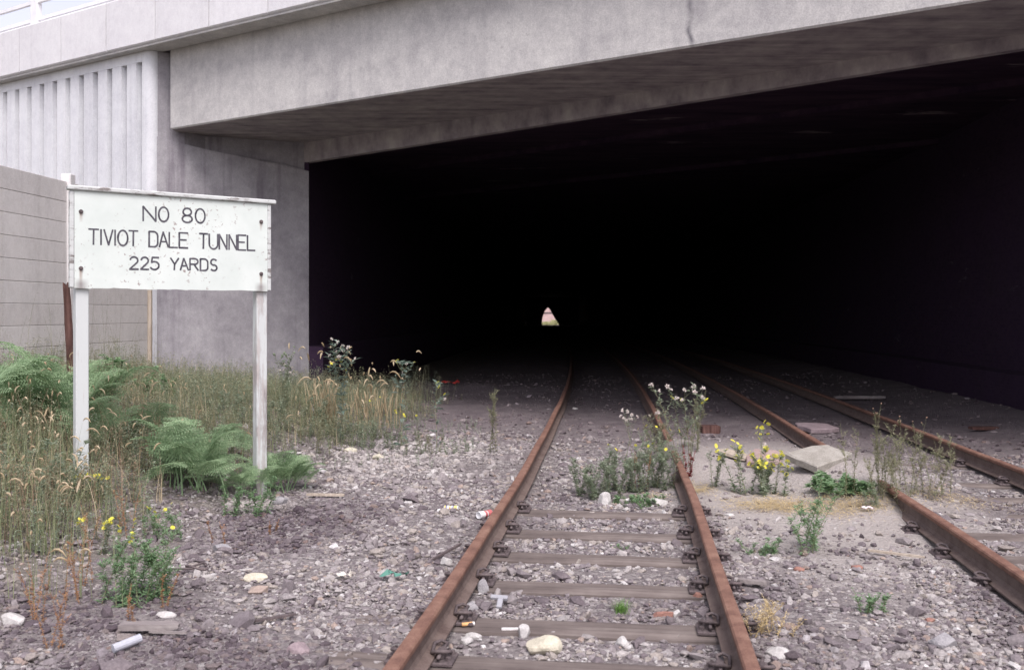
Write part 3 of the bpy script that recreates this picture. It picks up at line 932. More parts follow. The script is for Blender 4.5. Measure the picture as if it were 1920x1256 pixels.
def vnoise(X, Y, s, seed):
    return np.sin(X * s + seed) * np.sin(Y * s * 1.13 - seed * 1.7) + .6 * np.sin(X * s * 2.1 - Y * s * 1.4 + seed * 2.3)
def scatter(y0, y1, xl, xr, dens, rmed, sig):
    n = int((y1 - y0) * (xr - xl) * dens)
    return rng.uniform(xl, xr, n), rng.uniform(y0, y1, n), np.clip(rmed * np.exp(rng.normal(0, sig, n)), rmed * .35, rmed * 3.0)
parts = [scatter(3.0, 6.2, -3.6, 4.6, 2100, .0122, .42), scatter(6.2, 9.0, -4.6, 6.6, 1300, .0135, .44), scatter(9.0, 13.0, -5.0, 8.0, 520, .0175, .44),
         scatter(13.0, 17.0, -6.0, 8.2, 130, .021, .4), scatter(12.5, 26.0, -4.5, 8.2, 24, .017, .5), scatter(3.0, 9.0, -4.0, 5.5, 20, .040, .25), scatter(9, 13, -4.0, 7, 7, .048, .3)]
SX = np.concatenate([p[0] for p in parts]); SY = np.concatenate([p[1] for p in parts]); SR = np.concatenate([p[2] for p in parts])
u = SX - c1(SY)
keep = np.ones(len(SX), bool)
for r in RAILS: keep &= (np.abs(u - r) > np.maximum(.075, .04 + SR))
for yk in S1:
    yc = SY - yk - u * 0.0 + (c1(SY) - c1(np.full_like(SY, yk))) * 0
    dx = float(c1(yk + .2) - c1(yk - .2)) / .4
    yc = SY - (yk - dx * u)
    ins = (np.abs(yc) < .135 + SR * .4) & (np.abs(u) < .70)
    ins2 = (np.abs(yc) < .14) & (np.abs(np.abs(u) - G2) < .2)
    keep &= ~(ins & (rng.uniform(size=len(SX)) > (.10 if yk < 7 else .3 if yk < 7.8 else .6))) & ~(ins2 & (rng.uniform(size=len(SX)) > .5))
for yk in S2:
    dx = float(c1(yk + .2) - c1(yk - .2)) / .4
    yc = SY - (yk - dx * (u))
    keep &= ~((np.abs(yc) < .13 + SR * .4) & (np.abs(u - TR2) < .70) & (rng.uniform(size=len(SX)) > .06))
sand = np.exp(-(((SX - 2.5) / 1.15) ** 2 + ((SY - 8.7) / 2.2) ** 2)) + np.exp(-(((SX - 3.1) / 1.2) ** 2 + ((SY - 11.2) / 1.4) ** 2))
keep &= rng.uniform(size=len(SX)) > np.clip(sand * 1.5, 0, .95)
bankm = np.clip((-2.0 - (u + .75) - .0) * 0.6, 0, .85)
keep &= rng.uniform(size=len(SX)) > bankm
depthk = SY + .45 * SX
chips = np.arange(len(SX)) >= sum(len(p[0]) for p in parts[:4])
chips &= np.arange(len(SX)) < sum(len(p[0]) for p in parts[:5])
keep &= ((rng.uniform(size=len(SX)) > np.clip((depthk - 12.2) / 3.6, 0, 1) ** .7) | chips) & ((vnoise(SX, SY, 1.7, 2.0) > -0.45) | (rng.uniform(size=len(SX)) > .6))
SX, SY, SR = SX[keep], SY[keep], SR[keep]
n = len(SX)
shape = ICO[None] * rng.uniform(.62, 1.22, (n, 12, 1))
shape = shape * np.stack([rng.uniform(.85, 1.5, n), rng.uniform(.7, 1.1, n), rng.uniform(.42, .75, n)], -1)[:, None, :]
rot = rand_rot(n)
tilt = rng.uniform(size=n) < .75                                     # most stones lie flat
ca = rng.uniform(0, 2 * math.pi, n)
flat = np.zeros((n, 3, 3)); flat[:, 0, 0] = np.cos(ca); flat[:, 0, 1] = -np.sin(ca); flat[:, 1, 0] = np.sin(ca); flat[:, 1, 1] = np.cos(ca); flat[:, 2, 2] = 1
tl = rng.normal(0, .22, (n, 2)); tx = np.zeros((n, 3, 3)); tx[:, 0, 0] = 1; tx[:, 1, 1] = np.cos(tl[:, 0]); tx[:, 1, 2] = -np.sin(tl[:, 0]); tx[:, 2, 1] = np.sin(tl[:, 0]); tx[:, 2, 2] = np.cos(tl[:, 0])
rot = np.where(tilt[:, None, None], flat @ tx, rot)
V = np.einsum('nij,nkj->nki', rot, shape) * SR[:, None, None]
V += np.stack([SX, SY, zg(SX, SY) + SR * rng.uniform(-.22, .42, n)], -1)[:, None, :]
F = (ICF[None] + (np.arange(n) * 12)[:, None, None]).reshape(-1, 3)
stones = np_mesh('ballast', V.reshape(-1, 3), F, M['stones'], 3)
tag(stones, 'loose grey and brown ballast stones spread over the track bed', 'ballast', kind='stuff')

# ------------------------------------------------------------------ the tunnel name board
SE = Vector((0.79842658, 0.60209218, 0)); SN = Vector((0.60209218, -0.79842658, 0)); SL = Vector((-3.52, 7.84, 0))
sign = thing('tunnel_sign', 'white wooden name board on two posts lettered for a tunnel, standing in bracken', 'sign', SL, math.atan2(SE.y, SE.x))
# local axes: x along the board, y towards the back, z up
LEN = 1.528
def ragged_board():
    m = MB()
    x0, x1, z1, yf, yb = -.068, 1.566, 2.658, -.080, -.052
    nseg = 70
    rb = random.Random(4)
    bot = []
    for i in range(nseg + 1):
        x = x0 + (x1 - x0) * i / nseg
        z = 1.874 - .004 + .006 * mnoise.noise((x * 14, 1, 1)) + .006 * mnoise.noise((x * 5, 4, 1))
        if .07 < x < .25: z += .004
        bot.append((x, z))
    for i in range(nseg):
        (xa, za), (xb, zb) = bot[i], bot[i + 1]
        m.face([(xa, yf, za), (xb, yf, zb), (xb, yf, z1), (xa, yf, z1)])
        m.face([(xa, yb, za), (xa, yb, z1), (xb, yb, z1), (xb, yb, zb)])
        m.face([(xa, yf, za), (xa, yb, za), (xb, yb, zb), (xb, yf, zb)])
    m.face([(x0, yf, z1), (x1, yf, z1), (x1, yb, z1), (x0, yb, z1)])
    for (x, z) in (bot[0], bot[-1]): m.face([(x, yf, z), (x, yf, z1), (x, yb, z1), (x, yb, z)])
    return m
board = ragged_board().build('board', M['sign'], sign)
m = MB(); m.bevel_box((.762, -.062, 2.679), (1.765, .085, .038), .008); m.build('cap_rail', M['cap'], sign)
for x in (-.0865, 1.5845):
    m = MB(); m.bevel_box((x, -.060, 2.265), (.034, .048, .782), .005); m.build('edge_batten', M['cap'], sign)
m = MB(); m.bevel_box((-.0, 0, 1.40), (.1, .1, 2.5), .006)
p1 = m.build('post', M['post_white'], sign)
m = MB(); m.bevel_box((1.528, 0, 1.25), (.1, .1, 2.8), .006)
p2 = m.build('post', M['post_worn'], sign); p2['label'] = 'worn sign post with bare grey wood showing'
for bx, bz in BOLTS:
    m = MB()
    m.tube([(bx, -.079, bz), (bx, -.088, bz)], .017, 10); m.tube([(bx, -.0885, bz), (bx, -.098, bz)], .009, 6)
    m.build('bolt', M['iron'], sign)
def arc_pts(cx, cy, rx, ry, a0, a1, n=14):
    return [(cx + rx * math.cos(R(a0 + (a1 - a0) * k / n)), cy + ry * math.sin(R(a0 + (a1 - a0) * k / n))) for k in range(n + 1)]
GL = {
 'N': [[(0, 0), (0, 1)], [(0, 1), (1, 0)], [(1, 0), (1, 1)]],
 'O': [arc_pts(.5, .5, .5, .5, 0, 360, 26)],
 '8': [arc_pts(.5, .745, .42, .255, 0, 360, 22), arc_pts(.5, .245, .5, .245, 0, 360, 22)],
 'T': [[(0, 1), (1, 1)], [(.5, 1), (.47, 0)]], 'I': [[(.5, 1), (.5, 0)]], 'V': [[(0, 1), (.52, 0)], [(.52, 0), (1, 1)]],
 'D': [[(0.05, 0), (0.05, 1), (.55, 1)] + arc_pts(.55, .68, .42, .32, 90, 0, 6) + [(.97, .3)] + arc_pts(.6, .28, .37, .28, 0, -90, 6) + [(-.02, 0)]],
 'A': [[(0, 0), (.42, 1)], [(.42, 1), (1, 0)], [(.18, .36), (.82, .36)]], 'L': [[(0, 1), (0, 0), (1, 0)]],
 'E': [[(1, 1), (0, 1), (0, 0), (1, 0)], [(0, .53), (.82, .53)]],
 'U': [[(0, 1), (0, .35)] + arc_pts(.5, .34, .5, .34, 180, 360, 12) + [(1, 1)]],
 '2': [arc_pts(.5, .72, .44, .28, 170, -40, 12) + [(0, 0), (1, 0)]],
 '5': [[(.92, 1), (.2, 1), (.12, .58)] + arc_pts(.44, .33, .5, .33, 120, -150, 16)],
 'Y': [[(0, 1), (.5, .48)], [(1, 1), (.5, .48), (.45, 0)]],
 'R': [[(0, 0), (0, 1), (.55, 1)] + arc_pts(.58, .76, .38, .24, 90, -90, 10) + [(0, .52)], [(.48, .52), (1, 0)]],
 'S': [arc_pts(.5, .745, .44, .255, 35, 265, 14) + arc_pts(.5, .25, .46, .25, 85, -145, 14)],
}
def lettering(chars, zb0, zb1, zt0, zt1, xa, xb):
    w = .0074
    for ch, x0, x1 in chars:
        m = MB()
        if x1 - x0 < .005: x0, x1 = x0 - .003, x1 + .003
        for st in GL[ch]:
            P = []
            for gx_, gy_ in st:
                x = x0 + (x1 - x0) * gx_
                k = (x - xa) / (xb - xa)
                zb = zb0 + (zb1 - zb0) * k; ztp = zt0 + (zt1 - zt0) * k
                P.append(Vector((x, -.0813, zb + (ztp - zb) * gy_)))
            closed = (P[0] - P[-1]).length < 1e-4
            for i in range(len(P) - 1):
                a, b = P[i], P[i + 1]
                t = (b - a).normalized(); s = Vector((t.z, 0, -t.x)) * w * random.uniform(.9, 1.1)
                e = t * w * .45
                m.face([a - s - e, a + s - e, b + s + e, b - s + e])
        for i, f in enumerate(m.f):                                  # tiny lift per face so that crossing strokes never share a plane
            for v in f:
                p = m.v[v]; m.v[v] = (p[0], p[1] - 0.00004 * (i % 25), p[2])
        m.build('letter', M['letter'], sign)
lettering([('N', .470, .574), ('O', .598, .680), ('8', .797, .881), ('O', .910, .993)], 2.443, 2.454, 2.565, 2.576, .47, .993)
lettering([('T', .041, .116), ('I', .135, .135), ('V', .159, .226), ('I', .245, .245), ('O', .267, .345), ('T', .355, .427), ('D', .515, .592), ('A', .604, .678), ('L', .686, .755), ('E', .771, .844),
           ('T', .945, 1.017), ('U', 1.031, 1.107), ('N', 1.121, 1.189), ('N', 1.209, 1.278), ('E', 1.290, 1.363), ('L', 1.378, 1.448)], 2.228, 2.233, 2.352, 2.365, .041, 1.448)
lettering([('2', .361, .430), ('2', .450, .515), ('5', .530, .604), ('Y', .698, .765), ('A', .781, .849), ('R', .863, .934), ('D', .950, 1.020), ('S', 1.042, 1.101)], 2.036, 2.042, 2.138, 2.141, .361, 1.101)

# ------------------------------------------------------------------ concrete fence, stake
fence = thing('concrete_fence', 'tall grey fence of stacked concrete boards between posts, left of the sign', 'fence', (-6.66, 14.4, .6))
def fpos(y): return Vector((-6.66 + .0833 * (y - 14.4), y, 0))
fa = math.atan2(1, .0833)
for y0 in (9.2, 11.8, 14.4):
    m = MB()
    a, b = fpos(y0 + .08), fpos(y0 + 2.52)
    for k in range(11):
        z = 3.63 - .305 * k
        t = (b - a).normalized(); nr = Vector((t.y, -t.x, 0))
        prof = [(0.010, -.3035), (.023, -.300), (.025, -.296), (.025, -.006), (.023, -.003), (0.010, 0), (-.03, 0), (-.03, -.3035)]
        va = [a + nr * o + Vector((0, 0, z + h)) for o, h in prof]; vb = [b + nr * o + Vector((0, 0, z + h)) for o, h in prof]
        nn = len(prof)
        m.idx(va + vb, [tuple(range(nn)), tuple(range(2 * nn - 1, nn - 1, -1))] + [(i, nn + i, nn + (i + 1) % nn, (i + 1) % nn) for i in range(nn)])
    m.build('board_panel', M['fence'], fence, world=True)
for y0 in (9.2, 11.8, 14.4):
    p = fpos(y0)
    m = MB(); m.bevel_box((0, 0, 0), (.16, .15, 3.5), .012, Matrix.Translation((p.x, p.y, 2.0)) @ Matrix.Rotation(-.083, 4, 'Z'))
    m.build('post', M['fence_post'], fence, world=True)
p = fpos(17.0)
m = MB(); m.bevel_box((0, 0, 0), (.075, .06, 3.1), .006, Matrix.Translation((p.x + .04, p.y - .03, 1.75)))
m.build('end_strip', M['strip'], fence, world=True)
b = at(131, 700)
st = MB()
rs = random.Random(3)
base = Vector((-6.03, 13.2, .55)); topv = Vector((-6.13, 13.2, 2.02))
ringn = 8
vs = []
for i in range(7):
    t = i / 6
    c = base.lerp(topv, t)
    for k in range(ringn):
        an = 2 * math.pi * k / ringn
        r = (.062 - .022 * t) * (1 + .18 * rs.uniform(-1, 1))
        vs.append(c + Vector((math.cos(an) * r * 1.1, math.sin(an) * r * .8, (rs.uniform(-.05, .08) if i == 6 else 0))))
st.idx(vs, [(i * ringn + k, i * ringn + (k + 1) % ringn, (i + 1) * ringn + (k + 1) % ringn, (i + 1) * ringn + k) for i in range(6) for k in range(ringn)] + [tuple(48 + k for k in range(8))])
tag(st.build('timber_stake', M['stake']), 'rotten brown timber stake leaning against the concrete fence behind the sign', 'stake')

# ------------------------------------------------------------------ loose stones, slabs, litter
def rock_mesh(size, seed, cuts=11, sub=3):
    r = random.Random(seed)
    import bmesh
    bm = bmesh.new(); bmesh.ops.create_icosphere(bm, subdivisions=sub, radius=1.0)
    planes = []
    for _ in range(cuts):
        d = Vector((r.gauss(0, 1), r.gauss(0, 1), r.gauss(0, 1))).normalized()
        planes.append((d, r.uniform(.55, .85)))
    for v in bm.verts:
        p = v.co.copy()
        for d, k in planes:
            e = p.dot(d) - k
            if e > 0: p -= d * e
        p += v.co * .035 * mnoise.noise(p * 3 + Vector((seed, 0, 0)))
        v.co = Vector((p.x * size[0], p.y * size[1], p.z * size[2])) * .66
    me = bpy.data.meshes.new('rock'); bm.to_mesh(me); bm.free()
    return me
def rock(name, label, px, py, w, d, h, mat, seed, cat='stone', rz=0.0, sink=.25, tilt=(0, 0), lift=0.0, group=None):
    p = at(px, py)
    me = rock_mesh((w, d, h), seed)
    me.materials.append(mat)
    o = bpy.data.objects.new(name, me); COL.objects.link(o)
    o.location = (p.x, p.y + d * .3, float(zg(p.x, p.y + d * .3)) + h * (.5 - sink) + lift)
    o.rotation_euler = (tilt[0], tilt[1], rz)
    return tag(o, label, cat, group)
rock('boulder', 'largest cream boulder lying in front of the nearest sleeper', 1018, 1228, .155, .12, .10, M['rock_cream'], 21, 'boulder', .2)
rock('stone', 'white pointed stone standing on edge just behind the cream boulder', 984, 1196, .065, .05, .09, M['rock_white'], 5, rz=.4)
rock('stone', 'smooth egg shaped white stone outside the left rail', 837, 1060, .065, .05, .07, M['rock_white'], 8, rz=.1)
rock('stone', 'pair of knobbly white stones in front of the bushy green weeds', 1136, 948, .11, .09, .13, M['rock_white'], 33)
rock('stone', 'flat off white stone beside the inside of the right rail near the green weeds', 1233, 946, .15, .09, .07, M['rock_white'], 14)
rock('stone', 'rounded pale stone lying at the right edge beside the right hand track', 1900, 1090, .14, .10, .09, M['rock_grey'], 45)
rock('stone', 'large grey stone with a pale face half sunk at the lower right', 1775, 1216, .12, .09, .08, M['rock_grey'], 51)
rock('stone', 'long white stone at the bottom right of the middle track, outside the rail', 1465, 1236, .11, .07, .05, M['rock_white'], 52, rz=-.3)
rock('stone', 'white wedge of stone beside the orange tube at the left rail foot', 873, 1210, .06, .05, .05, M['rock_white'], 61)
rock('stone', 'second white wedge beside the left rail foot, longer and flatter', 890, 1200, .085, .04, .035, M['rock_white'], 62, rz=-.4)
rock('stone', 'grey angular stone against the inside of the left rail', 880, 1146, .09, .07, .06, M['rock_grey'], 63)
rock('stone', 'grey wedge leaning beside the clip of the left rail', 906, 1112, .06, .05, .09, M['rock_grey'], 64)
rock('stone', 'pale stone between the rails in front of the nearest sleeper, right of the boulder', 1167, 1214, .07, .06, .055, M['rock_white'], 65)
rock('stone', 'pale tan stone lying between the sign and the rail on the stony slope', 480, 1090, .13, .09, .05, M['rock_cream'], 66)
rock('stone', 'white stone low in the ballast left of centre, in front of the rusty wire', 310, 1160, .09, .05, .045, M['rock_white'], 67)
rock('stone', 'blurred white stone in the lower left corner', 18, 1172, .11, .08, .07, M['rock_white'], 68)
rock('stone', 'cream stone at the foot of the pale weeds near the tunnel side', 656, 850, .13, .1, .09, M['rock_cream'], 69)
rock('stone', 'second cream stone right of the first near the tunnel side weeds', 709, 862, .11, .08, .08, M['rock_cream'], 70)
rock('stone', 'grey stone at the foot of the right sign post', 525, 945, .15, .1, .08, M['rock_grey'], 71)
rock('stone', 'pale squarish stone in ballast below the worn sign post weeds', 416, 1035, .12, .08, .07, M['rock_grey'], 72)
rock('stone', 'mauve stone in the foreground ballast at the bottom, left of the rail', 560, 1228, .10, .08, .06, M['rock_mauve'], 73)
rock('stone', 'dark round lump of cinder lying on the nearest sleeper', 1110, 1168, .05, .04, .02, M['iron'], 74, sink=-.2)
rock('stone', 'small white block beside the bright green tuft', 1269, 1158, .04, .04, .05, M['rock_white'], 75)
rock('brick_fragment', 'thin red brick fragment leaning beside the right rail clip', 1308, 1126, .05, .03, .06, M['brick_red'], 76, 'brick')
rock('brick_fragment', 'long red brick edge lying behind the nearest sleeper', 1245, 1160, .14, .04, .04, M['brick_red'], 77, 'brick', rz=.1)
rock('brick_fragment', 'orange red brick scrap in the grit on the right, near the lone shoot', 1744, 1170, .05, .05, .03, M['brick_red'], 78, 'brick')
rock('brick_fragment', 'red brick scrap in grit between the tracks beside the right rail', 1500, 1070, .06, .05, .03, M['brick_red'], 79, 'brick')
rock('brick_fragment', 'red brick scrap in front of the thin leaved weed between the tracks', 1608, 1066, .06, .04, .03, M['brick_red'], 80, 'brick')
rock('stone', 'white chip of stone on the sand between the tracks', 1367, 968, .08, .05, .025, M['rock_white'], 81)
rock('stone', 'white stone lying on the track bed at the tunnel mouth', 1078, 768, .11, .06, .05, M['rock_white'], 82)

def slab(name, label, px, py, w, d, h, mat, rot, lift=0.0, cat='slab', seed=1):
    p = at(px, py)
    r = random.Random(seed)
    m = MB()
    # irregular slab: polygon plan with jitter, chamfered, slightly warped
    n = 11
    ringp = []
    for k in range(n):
        a = 2 * math.pi * k / n
        q = max(abs(math.cos(a)), abs(math.sin(a)))
        rr_ = .5 / q * r.uniform(.86, 1.04)
        ringp.append((math.cos(a) * rr_ * w, math.sin(a) * rr_ * d))
    lay = []
    for f_, z in ((.93, -h / 2), (1.0, -h * .36), (1.0, h * .36), (.94, h / 2)):
        lay.append([(x * f_ + r.uniform(-.01, .01) * w, y * f_ + r.uniform(-.01, .01) * d, z + r.uniform(-.05, .05) * h) for x, y in ringp])
    vs = [q for l in lay for q in l]
    fs = [(i * n + k, i * n + (k + 1) % n, (i + 1) * n + (k + 1) % n, (i + 1) * n + k) for i in range(3) for k in range(n)]
    vs.append((0, 0, h / 2 + .03 * h)); c = len(vs) - 1
    fs += [(3 * n + k, 3 * n + (k + 1) % n, c) for k in range(n)] + [tuple(range(n - 1, -1, -1))]
    m.idx(vs, fs)
    o = m.build(name, mat)
    y = p.y + d * .35
    o.location = (p.x, y, float(zg(p.x, y)) + h * .4 + lift)
    o.rotation_euler = rot
    return tag(o, label, cat)
slab('concrete_slab', 'broken pale concrete slab tilted on the sand where the right hand track is buried', 1545, 880, .54, .44, .085, M['rock_concrete'], (.17, -.16, .45), .045, seed=3)
slab('concrete_slab', 'pinkish rubble slab lying behind the yellow flowered ragwort', 1442, 873, .36, .42, .07, M['rock_pink'], (.22, .06, -.4), .02, seed=4)
slab('concrete_slab', 'broad flat mauve slab lying between the rails of the right hand track', 1538, 812, .50, .45, .07, M['rock_mauve'], (.08, .02, .2), .03, seed=5)
slab('concrete_slab', 'small pale slab fragment beside the tilted concrete slab', 1530, 838, .22, .2, .05, M['rock_concrete'], (.1, 0, .6), .0, seed=6)
def plank(name, label, px, py, L, w, h, mat, rz, lift=0.0, cat='plank', tilt=0.0):
    p = at(px, py)
    m = MB()
    nseg = 10; vs = []
    r = random.Random(px)
    for i in range(nseg + 1):
        x = -L / 2 + L * i / nseg
        tap = 1 - .5 * max(0, abs(i / nseg - .5) * 2 - .8) / .2 * r.uniform(.2, 1)
        for sy, sz in ((-1, -1), (1, -1), (1, 1), (-1, 1)):
            vs.append((x, sy * w / 2 * tap + r.uniform(-.03, .03) * w, sz * h / 2 * tap))
    fs = [(i * 4 + k, i * 4 + (k + 1) % 4, i * 4 + 4 + (k + 1) % 4, i * 4 + 4 + k) for i in range(nseg) for k in range(4)] + [(3, 2, 1, 0), (nseg * 4, nseg * 4 + 1, nseg * 4 + 2, nseg * 4 + 3)]
    m.idx(vs, fs)
    o = m.build(name, mat)
    o.location = (p.x, p.y, p.z + h / 2 + lift); o.rotation_euler = (0, tilt, rz)
    return tag(o, label, cat)
plank('timber_block', 'dark squared timber block lying between the tracks at the tunnel mouth', 1332, 812, .26, .16, .11, M['stake'], .05, .0, 'timber')
plank('broken_board', 'tan board half buried in sand left of the ragwort', 1378, 860, .40, .20, .03, M['strip'], -.9, .03, 'board', .12)
plank('broken_board', 'pale splintered board lying in dark ash at the lower left', 280, 1190, .30, .06, .03, M['timber'], .05, .03, 'board')
plank('stick', 'thin stick lying beside the pale splintered board', 315, 1196, .20, .015, .012, M['timber'], -.1, .02, 'stick')
plank('stick', 'brown stick on the stones in front of the right sign post', 610, 934, .34, .03, .02, M['strip'], -.08, .02, 'stick')
plank('stick', 'dark stick leaning against the outside of the left rail', 836, 1046, .34, .018, .016, M['iron'], .95, .03, 'stick', -.15)
plank('stick', 'long thin tan stick lying on grit beside the right hand track', 1680, 1046, .36, .022, .015, M['strip'], -.55, .02, 'stick')
plank('stick', 'white painted lath lying against the front of the nearest sleeper', 958, 1190, .10, .018, .012, flat_mat('white_lath', (.72, .7, .68)), 0.0, .02, 'lath')
plank('steel_scrap', 'dark slanting steel strip lying left of the foreground rail on black ash', 505, 1170, .30, .02, .012, M['iron'], .55, .02, 'scrap metal')
plank('broken_board', 'grey splintered board lying outside the right rail', 1410, 1100, .17, .045, .02, M['timber'], -.4, .02, 'board')
plank('broken_board', 'dark plank lying in the gloom beyond the right hand track', 1845, 808, .40, .12, .04, M['stake'], .1, .02, 'board')
plank('broken_board', 'pale plank lying in the gloom past the far rail at the tunnel mouth', 1612, 752, .95, .1, .05, M['timber'], .02, .05, 'board')
# T shaped scrap
p = at(935, 1140); m = MB()
m.bevel_box((0, .02, 0), (.10, .03, .018), .003); m.bevel_box((.01, -.035, 0), (.032, .078, .018), .003)
o = m.build('metal_scrap', flat_mat('dull_zinc', (.33, .33, .35), .5)); o.location = (p.x, p.y, p.z + .045); o.rotation_euler = (.35, .05, -.1)
tag(o, 'grey T shaped scrap lying on ballast behind the nearest sleeper', 'scrap metal')
# orange tube with a pale end
p = at(878, 1184); root = thing('orange_tube', 'small orange tube with a pale end lying by the left rail foot', 'tube', (p.x, p.y, p.z + .04), .25)
m = MB(); m.tube([(-.035, 0, 0), (.022, 0, 0)], [.0095, .011], 12); m.build('tube_body', flat_mat('orange_plastic', (.72, .42, .18)), root)
m = MB(); m.tube([(.0222, 0, 0), (.034, 0, 0)], .0105, 12); m.build('tube_end', flat_mat('pale_plug', (.75, .72, .68)), root)
# pale pipe stub
p = at(238, 1222); m = MB(); m.tube([(-.065, -.02, 0), (.065, .02, .02)], .021, 12)
o = m.build('pipe_stub', flat_mat('pale_clay', (.44, .45, .49))); o.location = (p.x, p.y, p.z + .03); o.rotation_euler = (0, 0, .5)
tag(o, 'pale grey clay pipe stub lying in the dark ash at the bottom left', 'pipe')
# drinks cans
def can(label, px, py, mats, rz, L=.115, r=.032, crush=.85, lift=.0, roll=0.0):
    p = at(px, py)
    root = thing('drinks_can', label, 'can', (p.x, p.y, p.z + r * .9 + lift), rz)
    root.rotation_euler = (roll, 0, rz)
    def ring(x, rr_, n=18): return [(x, math.cos(2 * math.pi * k / n) * rr_, math.sin(2 * math.pi * k / n) * rr_ * crush) for k in range(n)]
    n = 18
    for (nm, secs, mat) in (('can_body', [(-.5 * L + .008, r), (-.2 * L, r * .97), (.0, r * .92), (.2 * L, r * .98), (.5 * L - .01, r)], mats[0]),
                            ('can_end', [(-.5 * L + .0078, r * .99), (-.5 * L, r * .86), (-.5 * L + .004, r * .8), (-.5 * L + .004, .001)], mats[1]),
                            ('can_end', [(.5 * L - .0098, r * .99), (.5 * L, r * .82), (.5 * L - .004, r * .76), (.5 * L - .004, .001)], mats[1])):
        m = MB(); vs = []
        for x, rr_ in secs: vs += ring(x, rr_)
        m.idx(vs, [(i * n + k, i * n + (k + 1) % n, (i + 1) * n + (k + 1) % n, (i + 1) * n + k) for i in range(len(secs) - 1) for k in range(n)])
        m.build(nm, mat, root, smooth=True)
    return root
def banded(name, stops):
    m = Mat(name, .4)
    s = m.sep()
    m.color(m.ramp(m.math('ADD', m.math('MULTIPLY', s[0], 8.7), .5), stops, 'CONSTANT'))
    return m.m
tin = flat_mat('can_tin', (.70, .70, .71), .35)
can('red and white drinks can lying against the outside of the left rail', 909, 972, [banded('red_white_can', [(0, (.72, .70, .69)), (.36, (.48, .13, .13)), (.55, (.60, .56, .54)), (.64, (.50, .15, .15))]), tin], .75, .14, .036)
can('yellow, blue and white crushed can lying on the ballast left of the rail', 846, 957, [banded('yellow_blue_can', [(0, (.62, .52, .16)), (.12, (.05, .06, .22)), (.2, (.70, .69, .66)), (.38, (.66, .36, .12)), (.48, (.70, .68, .62)), (.62, (.12, .14, .32)), (.70, (.66, .54, .18))]), tin], -.12, .125, .026, .7)
# green plastic shred, white chips, red bag in the gloom, rusty wire loop
def shred(name, label, px, py, size, mat, seed, cat):
    p = at(px, py); r = random.Random(seed); m = MB()
    n = 7; g = [[(size * (i / n - .5) * 1.0 + r.uniform(-.08, .08) * size, size * .45 * (j / 3 - .5) + r.uniform(-.1, .1) * size, abs(r.gauss(0, .12)) * size) for j in range(4)] for i in range(n + 1)]
    for i in range(n):
        for j in range(3):
            if r.random() < .82: m.face([g[i][j], g[i + 1][j], g[i + 1][j + 1], g[i][j + 1]])
    o = m.build(name, mat); o.location = (p.x, p.y, p.z + .03); o.rotation_euler = (0, 0, r.uniform(-.4, .4))
    return tag(o, label, cat)
shred('plastic_scrap', 'torn green plastic scrap on the ballast left of the rail', 742, 1090, .17, flat_mat('green_plastic', (.09, .23, .18), .45), 4, 'plastic scrap')
shred('plastic_bag', 'crumpled red bag lying in the dark beside the tunnel side wall', 845, 722, .38, flat_mat('red_plastic', (.42, .05, .04), .5), 6, 'bag')
shred('paper_scrap', 'flat cream paper scrap on the ballast in the left foreground', 648, 1090, .10, flat_mat('cream_paper', (.68, .64, .56), .8), 9, 'paper')
shred('paper_scrap', 'pinkish paper scrap at the edge of the yellow straw', 1628, 962, .10, flat_mat('pink_paper', (.72, .62, .62), .8), 10, 'paper')
p = at(365, 1073); m = MB()
m.tube([(.07 * math.cos(a) + .03 * a / 6, .045 * math.sin(a), .02 + .012 * math.sin(2 * a)) for a in np.linspace(0, 5.8, 18)] + [(-.08, -.06, .02), (-.16, -.05, .01)], .008, 6)
o = m.build('rusty_wire', M['iron']); o.location = (p.x, p.y, p.z + .02)
tag(o, 'bent loop of rusty wire on the ballast in the left foreground', 'wire')

#PLANTS
# ------------------------------------------------------------------ plants
pr = random.Random(77)
def stem_path(h, lean, az, curve=.3, n=6, base=(0, 0)):
    dx, dy = math.cos(az), math.sin(az)
    out = []
    for i in range(n + 1):
        t = i / n
        w = .012 * h * math.sin(5 * t + az * 3)
        q = lean * h * (t * (1 - curve) + curve * t * t)
        out.append(Vector((base[0] + dx * q - dy * w, base[1] + dy * q + dx * w, h * t * (1 - .12 * lean))))
    return out
def along(path, t):
    k = t * (len(path) - 1); i = min(int(k), len(path) - 2)
    return path[i].lerp(path[i + 1], k - i)
_fl = {}
def flower_mesh(kind, mat):
    key = (kind, mat.name)
    if key in _fl: return _fl[key]
    m = MB()
    if kind == 'daisy':
        for k in range(9):
            a = 2 * math.pi * k / 9
            m.leaf((.25 * math.cos(a), .25 * math.sin(a), 0), (math.cos(a), math.sin(a), .15), (0, 0, 1), .75, .42, .05)
        m.idx([(.32 * math.cos(k), .32 * math.sin(k), .10) for k in np.linspace(0, 2 * math.pi, 8)[:-1]] + [(0, 0, .22)], [(k, (k + 1) % 7, 7) for k in range(7)])
    elif kind == 'bud':
        m.tube([(0, 0, -.6), (0, 0, -.1), (0, 0, .5), (0, 0, .9)], [.12, .5, .42, .10], 6)
    else:                                                            # fluff: tuft of pale hairs
        r = random.Random(2)
        for k in range(26):
            d = Vector((r.gauss(0, 1), r.gauss(0, 1), abs(r.gauss(0, .9)))).normalized()
            m.leaf((0, 0, -.1), d, (r.gauss(0, 1), r.gauss(0, 1), r.gauss(0, 1)), .95, .34, .02)
    me = bpy.data.meshes.new('flower'); me.from_pydata(m.v, [], m.f); me.materials.append(mat); me.update()
    _fl[key] = me
    return me
def add_flower(root, name, kind, mat, p, size):
    o = bpy.data.objects.new(name, flower_mesh(kind, mat)); COL.objects.link(o)
    o.parent = root; o.location = p; o.scale = (size, size, size)
    o.rotation_euler = (pr.uniform(.5, 1.3), pr.uniform(-.5, .5), pr.uniform(0, 6))
    return o
